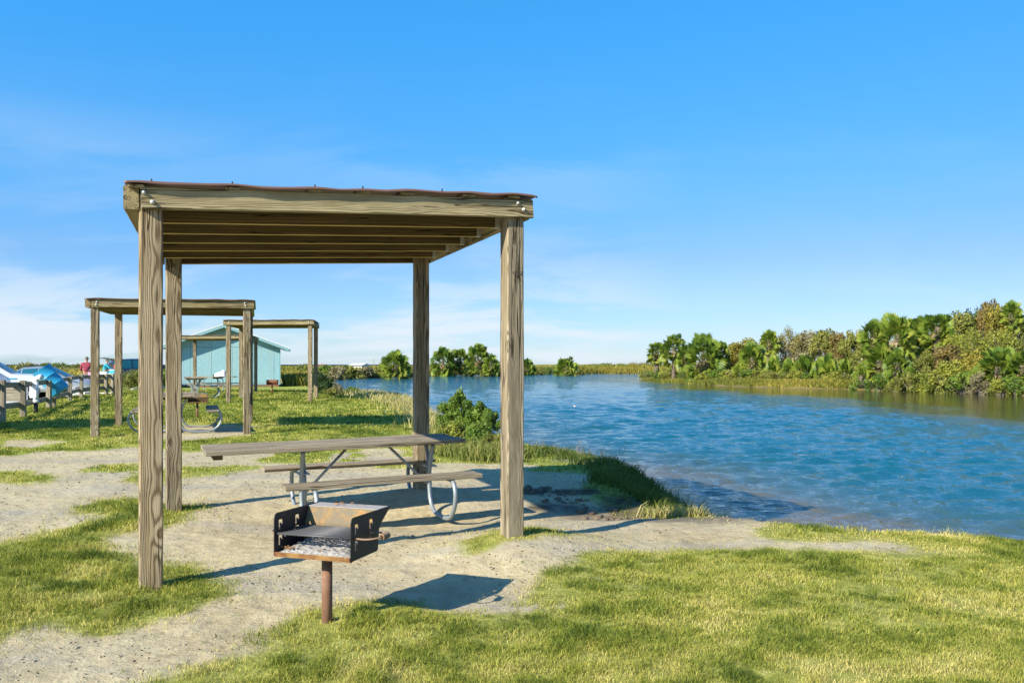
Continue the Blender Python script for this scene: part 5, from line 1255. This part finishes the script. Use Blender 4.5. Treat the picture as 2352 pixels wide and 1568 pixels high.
# leafy shrubs: clouds of small leaves on branches
def shrub_mesh(seed, r_, h, n, leaf, nb=9, tw=True, dense=.8):
    r2 = np.random.RandomState(seed); V = []; k = nb*3
    cx = r2.randn(k)*r_*.40; cy = r2.randn(k)*r_*.40; hh = np.sqrt(np.clip(1-(cx**2+cy**2)/(r_*1.15)**2, .08, 1)); cz = h*(.15+.78*r2.rand(k)**.7)*hh
    cr = r_*(.20+.22*r2.rand(k)); ci = r2.randint(0, k, n)
    dirs = r2.randn(n, 3); dirs /= np.linalg.norm(dirs, axis=1)[:, None]; rad = r2.rand(n)**.45
    P = np.stack([cx[ci], cy[ci], cz[ci]], 1)+dirs*rad[:, None]*cr[ci][:, None]*np.array([1, 1, min(1.1, h/r_*.55+.25)])
    P[:, 2] = np.abs(P[:, 2])
    a = r2.randn(n, 3); a /= np.linalg.norm(a, axis=1)[:, None]; b = np.cross(a, dirs+.3*r2.randn(n, 3)); b /= np.linalg.norm(b, axis=1)[:, None]+1e-9
    L_ = leaf*(.6+.8*r2.rand(n))[:, None]; Wd = L_*.42
    Q = np.stack([P-a*L_*.5, P+b*Wd*.5, P+a*L_*.5, P-b*Wd*.5], 1).reshape(-1, 3); i = (np.arange(n)*4)[:, None]
    T = i+np.array([[0, 1, 2, 3]]); tone = np.clip(.5+(r2.rand(k)[ci]-.5)*.5+(r2.rand(n)-.5)*.45, 0, 1)
    me = npmesh('foliage', Q, T); attr(me, 'tone', np.repeat(tone, 4))
    mb = MB(); r3 = random.Random(seed)
    for q in range(k):
        e = Vector((cx[q], cy[q], cz[q])); m = Vector((cx[q]*.35, cy[q]*.35, cz[q]*.5)); mb.tube([(cx[q]*.08, cy[q]*.08, -.08), m, e], [.018*r_+.004, .010*r_+.003, .003*r_+.001], 5)
        if tw:
            for _ in range(3): mb.tube([m.lerp(e, .5), e+Vector((r3.uniform(-1, 1), r3.uniform(-1, 1), r3.uniform(.1, 1)))*r_*.38], [.006*r_, .002*r_], 4, cap=False)
    bm_ = bpy.data.meshes.new('branches'); bm_.from_pydata(mb.v, [], mb.f); bm_.update(); bm_.materials.append(M_twig)
    return me, bm_
LM = {
 'olive': leaf_mat('olive_leaf', [(0, (.06, .075, .016)), (.5, (.18, .20, .038)), (1, (.36, .34, .09))], .3, .6, .25),
 'green': leaf_mat('green_leaf', [(0, (.035, .075, .014)), (.5, (.11, .19, .025)), (1, (.26, .34, .05))], .3, .5, .25),
 'dark': leaf_mat('dark_leaf', [(0, (.008, .022, .006)), (.5, (.022, .055, .012)), (1, (.06, .12, .02))], .2, .5, .1),
 'gold': leaf_mat('yellowing_leaf', [(0, (.07, .06, .012)), (.45, (.24, .215, .035)), (.8, (.38, .31, .055)), (1, (.38, .25, .06))], .3, .6, .2),
 'rust': leaf_mat('russet_leaf', [(0, (.08, .06, .02)), (.5, (.22, .17, .055)), (1, (.36, .25, .08))], .3, .7, .2),
 'grey': leaf_mat('grey_dry_leaf', [(0, (.12, .11, .05)), (.5, (.24, .21, .11)), (1, (.34, .31, .18))], .2, .8, .2),
 'vine': leaf_mat('vine_leaf', [(0, (.09, .11, .016)), (.5, (.27, .30, .04)), (1, (.46, .42, .08))], .35, .6, .15),
}
SM = {}
def shrub(px, top, w, base, d, col, label, group, v=0, leaf=.16, n=2600, name='shrub', cat='shrub', zb=None, tree=False):
    x = atd(px, d); z0 = gz1(x, d) if zb is None else zb; zt = EYE-(top-HZ)*d/F; r_ = w*d/F/2; h = max(.25, zt-z0)
    asp = round(min(2.2, max(.5, h/r_))*2.5)/2.5; lf = round(leaf/r_*12)/12; key = (v, asp, max(1/24, lf), n)
    if key not in SM: SM[key] = shrub_mesh(shash(key) & 9999, 1.0, key[1], n, key[2])
    fm, bm_ = SM[key]
    if (key, col) not in SM: c = fm.copy(); c.materials.clear(); c.materials.append(LM[col]); SM[(key, col)] = c
    T = thing(name, (x, d, z0), label, cat, group, rng.uniform(0, 6.28)); T.scale = (r_, r_, h/key[1])
    for nm, me in (('foliage', SM[(key, col)]), ('branches', bm_)):
        o = bpy.data.objects.new(nm, me); COL.objects.link(o); o.parent = T
    return T
g1 = 'scrub trees on the right bank'
for i, (px, top, w, base, d, col, lab) in enumerate([
    (1690, 788, 60, 0, 79, 'gold', 'thin yellowing scrub tree right behind the bright bushy palm'), (1722, 772, 70, 0, 80, 'gold', 'yellowing scrub tree rising behind the bright bushy palm'),
    (1765, 766, 86, 0, 79, 'olive', 'olive scrub tree behind the slender palm head'), (1812, 750, 84, 0, 77, 'gold', 'tallest yellow brown scrub tree left of the dip in the scrub line'),
    (1852, 754, 74, 0, 76, 'grey', 'bare greyish scrub tree in the middle of the scrub line'), (1892, 758, 80, 0, 74, 'olive', 'olive scrub tree right of the bare greyish one'),
    (1925, 766, 58, 0, 73, 'rust', 'russet scrub tree before the last rounded one'), (1960, 752, 66, 0, 71, 'olive', 'rounded brown green scrub tree touching the tall palm cluster'),
    (1995, 778, 70, 0, 66, 'olive', 'olive scrub filling behind the left crown of the tall cluster'), (2070, 772, 84, 0, 66, 'gold', 'golden scrub filling behind the tallest crown of the cluster'), (2130, 768, 80, 0, 65, 'olive', 'olive scrub filling behind the rightmost cluster palm'),
    (2105, 800, 70, 0, 58, 'vine', 'yellow green brush between the trunks of the tall cluster'), (2200, 770, 90, 0, 57, 'vine', 'yellow green brush face between the cluster and the middle vine mound'), (1640, 806, 60, 0, 78, 'olive', 'olive scrub peeping between the shaggy palm and the bright bushy one'),
    (2175, 742, 70, 0, 60, 'vine', 'vine covered thicket tree just right of the tall palm cluster'), (2212, 720, 84, 0, 60, 'olive', 'olive thicket tree on the rising slope of the crest'),
    (2232, 700, 56, 0, 61, 'dark', 'dark pointed treetop on the crest of the thicket'), (2270, 694, 74, 0, 60, 'rust', 'russet treetop left of the highest palm head'),
    (2300, 706, 90, 0, 59, 'gold', 'golden leafed thicket tree under the highest palm head'), (2352, 708, 90, 0, 58, 'olive', 'olive thicket tree filling the top of the right edge'),
    (2400, 700, 100, 0, 58, 'olive', 'olive tree just beyond the right edge of the thicket'), (2232, 756, 110, 0, 55, 'vine', 'broad yellow green vine mound in the middle of the thicket'),
    (2300, 752, 120, 0, 54, 'vine', 'big vine mound above the wide low palm'), (2180, 792, 84, 0, 54, 'rust', 'brown brush hollow to the right of the tall cluster'),
    (2230, 808, 80, 0, 51, 'gold', 'golden brush below the middle vine mound'), (2360, 760, 110, 0, 53, 'olive', 'olive brush mass at the right edge, under the treetops'),
    (2130, 812, 70, 0, 55, 'olive', 'olive brush heap at the foot of the rightmost cluster palm'), (2180, 832, 80, 0, 51, 'vine', 'yellow green brush on the slope left of the little palmetto')]):
    shrub(px, top, w, base, d, col, lab, g1, i % 3, .19 if px < 2000 else .17, 5200, 'scrub_tree' if top < 780 else 'brush', 'scrub tree' if top < 780 else 'brush')
g3 = 'low shrubs at the waterline of the right bank'
low = [(1480, 850, 40, 95, 'vine'), (1530, 846, 44, 86, 'vine'), (1596, 850, 46, 76, 'vine'), (1668, 852, 44, 72, 'vine'), (1745, 850, 46, 68, 'vine'), (1828, 852, 44, 65.5, 'vine'), (1920, 856, 46, 62, 'vine'), (1487, 848, 44, 93, 'olive'), (1512, 850, 44, 88, 'green'), (1542, 852, 48, 84, 'olive'), (1576, 848, 52, 79, 'green'), (1612, 856, 44, 73, 'vine'), (1650, 846, 52, 73, 'green'), (1684, 848, 50, 71, 'olive'),
       (1722, 850, 48, 69, 'green'), (1764, 854, 44, 67, 'olive'), (1806, 856, 40, 66, 'olive'), (1850, 858, 40, 65, 'green'), (1898, 858, 40, 63, 'olive'), (1940, 860, 44, 61, 'olive'), (1984, 862, 50, 57, 'green'),
       (2014, 858, 56, 54.5, 'green'), (2056, 866, 50, 53.5, 'olive'), (2092, 852, 66, 52.5, 'olive'), (2132, 850, 70, 51.5, 'vine'), (2172, 850, 72, 51, 'olive'), (2212, 848, 64, 50, 'green'), (2252, 856, 60, 48.5, 'grey'), (2296, 868, 56, 47, 'vine'), (2334, 862, 66, 46.5, 'green'), (2380, 858, 70, 46, 'olive')]
wh = {'olive': 'olive', 'green': 'fresh green', 'vine': 'yellow green', 'grey': 'twiggy grey'}
near = [(1508, 'first tip palm'), (1547, 'second tip palm'), (1616, 'big shaggy palm'), (1728, 'bright bushy palm'), (1848, 'broad pale palmetto clump'), (1942, 'small palmetto nearest the tall cluster'), (2020, 'lower drooping palm'), (2150, 'rightmost cluster palm'), (2240, 'little palmetto'), (2290, 'wide low palm'), (2348, 'palm cut by the frame edge')]
def rel(px):
    q = min(near, key=lambda a: abs(a[0]-px)); return ('in front of' if abs(q[0]-px) < 13 else 'just left of' if px < q[0] else 'just right of')+' the '+q[1]
for i, (px, top, w, d, col) in enumerate(low):
    shrub(px, top, w, 0, d, col, 'low %s waterline shrub %s' % (wh[col], rel(px)), g3, i % 3, .13, 2200)
g4 = 'shrubs on the far shore'
far_l = [(700, 838, 60, 108, 'olive'), (748, 838, 52, 96, 'green'), (776, 842, 50, 94, 'grey'), (806, 839, 56, 100, 'olive'), (838, 843, 48, 104, 'grey'), (868, 846, 40, 106, 'olive'), (934, 842, 38, 104, 'green'), (962, 844, 36, 110, 'dark'),
         (992, 842, 36, 124, 'olive'), (1036, 846, 32, 124, 'grey'), (1076, 845, 34, 122, 'dark'), (1112, 844, 36, 120, 'olive'), (1142, 842, 36, 122, 'dark'), (1180, 841, 40, 132, 'olive'), (1236, 842, 46, 140, 'olive'), (1268, 840, 40, 146, 'green'),
         (1330, 843, 36, 136, 'olive'), (1362, 838, 40, 165, 'olive'), (1392, 835, 44, 190, 'green'), (1424, 836, 40, 180, 'green'), (1455, 834, 48, 200, 'olive'), (1480, 834, 40, 195, 'grey')]
nf = [(700, 'post pair of the third shelter'), (748, 'big dark bush'), (806, 'long white far building'), (858, 'marker pole'), (908, 'lone round palm'), (967, 'back right shelter post'), (1018, 'densest clump palm'), (1057, 'slim clump palm'), (1099, 'tallest clump palm'), (1128, 'small leaning palm'), (1177, 'front right shelter post'), (1300, 'lone low palm'), (1400, 'open channel end'), (1500, 'tip of the right bank')]
for i, (px, top, w, d, col) in enumerate(far_l):
    q = min(nf, key=lambda a: abs(a[0]-px)); pos = 'directly below' if abs(q[0]-px) < 6 else ('a little left of' if px < q[0] else 'a little right of')
    wh2 = {'olive': 'olive', 'green': 'green', 'grey': 'greyish', 'dark': 'dark'}[col]
    shrub(px, top, w, 0, d, col, '%s far shore shrub %s the %s' % (wh2, pos, q[1]), g4, i % 3, .30, 1300)
# the scrub line at the left horizon
g5 = 'bushes on the horizon at the left'
for i, (px, top, w, d, col, lab) in enumerate([(-20, 839, 90, 150, 'olive', 'horizon bush hidden behind the cab of the white truck'), (62, 838, 80, 145, 'olive', 'horizon bush above the silver car roof'), (108, 837, 70, 150, 'green', 'horizon bush above the barrel rim'), (140, 834, 64, 140, 'green', 'tallest green horizon bush, right of the barrel'), (176, 837, 60, 145, 'olive', 'horizon bush just left of the person in maroon'), (222, 838, 50, 150, 'olive', 'horizon bush behind the left front post of the second shelter'), (332, 836, 60, 130, 'olive', 'horizon bush beyond the dark blue car')]):
    shrub(px, top, w, 0, d, col, lab, g5, i % 3, .38, 1600)
shrub(-20, 846, 110, 0, 100, 'olive', 'olive bush left of the truck bonnet beyond the car park', g5, 1, .3, 2000); shrub(88, 847, 120, 0, 105, 'green', 'green bush beyond the silver car, behind the barrel', g5, 2, .3, 2000); shrub(160, 847, 110, 0, 110, 'olive', 'long olive bush on the golden flat left of the person in maroon', g5, 0, .3, 2000)
# nearer bushes
def big(px, top, w, d, col, label, v, leaf, n, name='bush', group=None): return shrub(px, top, w, 0, d, col, label, group, v, leaf, n, name, 'bush')
big(302, 852, 62, 47, 'olive', 'grey green bush between the second shelter left posts and the nearest post', 0, .09, 9000)
big(372, 850, 60, 50, 'green', 'green bush showing at the left edge of the hut', 1, .10, 7000)
big(728, 851, 72, 40, 'dark', 'big dark green bush beside the right posts of the third shelter', 2, .085, 12000)
big(754, 868, 44, 36, 'dark', 'lower dark bush spilling toward the water right of the big dark one', 0, .08, 6000)
big(775, 882, 34, 35, 'grey', 'twiggy grey bush at the water right of the dark bushes', 1, .06, 2500)
big(808, 888, 40, 35.5, 'green', 'small bright green bush at the lagoon edge beyond the shaded lawn', 2, .07, 2600)
big(760, 892, 40, 33.5, 'olive', 'low olive clump between the third shelter and the lagoon', 0, .06, 2500)
# mangrove-like bush by the back right post
for i, (px, top, w, d, n, lab, col) in enumerate([(1026, 925, 62, 16.6, 5200, 'left lobe of the waterside bushes, low and fresh green by the back right post', 'green'), (1052, 891, 50, 16.2, 4600, 'tallest upright bush at the water between the right shelter posts', 'green'), (1090, 914, 76, 15.6, 7000, 'fullest rounded bush touching the front right shelter post', 'dark'), (1124, 935, 60, 15.3, 5000, 'dark leafed bush half hidden by the front right shelter post', 'green')]):
    shrub(px, top, w, 0, d, 'green' if i != 2 else 'green', lab, 'bushes between the right shelter posts', i % 3, .052, n, 'waterside_bush', 'bush')
for i, (px, top, w, d, col, lab) in enumerate([(1045, 972, 90, 14.6, 'vine', 'low yellow green weed mound in front of the tall waterside bush'), (1100, 976, 96, 14.2, 'green', 'low olive weed mound at the foot of the rounded waterside bush'), (1140, 990, 70, 13.6, 'olive', 'low green weed mound against the front right post')]):
    shrub(px, top, w, 0, d, col, lab, 'weed mounds below the waterside bushes', i, .05, 4000, 'weed_mound', 'weeds')
def stems(px, d, n, h, sp, label):
    x = atd(px, d); mb = MB(); r2 = random.Random(px)
    for k in range(n):
        a = Vector((r2.gauss(0, sp), r2.gauss(0, sp*.5), -.03)); b = a+Vector((r2.uniform(-.4, .4), r2.uniform(-.3, .3), 1))*h*r2.uniform(.5, 1); m = a.lerp(b, .5)+Vector((r2.uniform(-.03, .03), 0, 0))
        mb.tube([a, m, b], [.003, .0025, .0012], 4)
        for _ in range(5): q = m.lerp(b, r2.random()); mb.tube([q, q+Vector((r2.uniform(-.06, .06), r2.uniform(-.04, .04), r2.uniform(.0, .06)))], [.0018, .001], 3)
    o = mb.build('dry_weed', M_twig); o.location = (x, d, gz1(x, d)); props(o, label, 'weed', 'leggy dry weeds on the near bank')
for px, py, n, h, sp, lab in ((1240, 1056, 6, .30, .10, 'leggy dry weed on the bank nearest the front right post'), (1330, 1070, 9, .34, .12, 'bushiest leggy weed on the shaded bank'), (1405, 1082, 7, .36, .10, 'tallest leggy weed silhouetted on the water'), (1505, 1112, 5, .24, .08, 'short leggy weed where the bank turns down to the beach'), (1560, 1136, 4, .26, .07, 'last leggy weed before the sandy beach'), (1285, 1064, 5, .24, .1, 'sparse weed between the first two leggy weeds of the bank'), (1450, 1096, 6, .26, .1, 'leaning weed right of the tallest leggy weed')):
    q = at(px, py, -.1); stems(px, q[1], n, h, sp, lab)
def driftwood(px, py, ln, lab):
    x, y, z = gat(px, py); mb = MB(); mb.tube([(-ln/2, 0, .05), (0, .1, .09), (ln/2, 0, .06)], [.04, .05, .02], 6); mb.tube([(0, .1, .09), (ln*.2, .2, .3)], [.03, .01], 5)
    o = mb.build('driftwood', simple('bleached_wood', (.5, .45, .36), .9)); o.location = (x, y, z); props(o, lab, 'driftwood', 'driftwood on the right bank')
driftwood(1946, 885, 1.6, 'pale log on the right bank between the scrub and the tall cluster'); driftwood(2016, 894, .9, 'short broken stump at the waterline left of the tall cluster'); driftwood(1820, 888, 1.3, 'thin pale stick at the waterline below the broad palmetto')
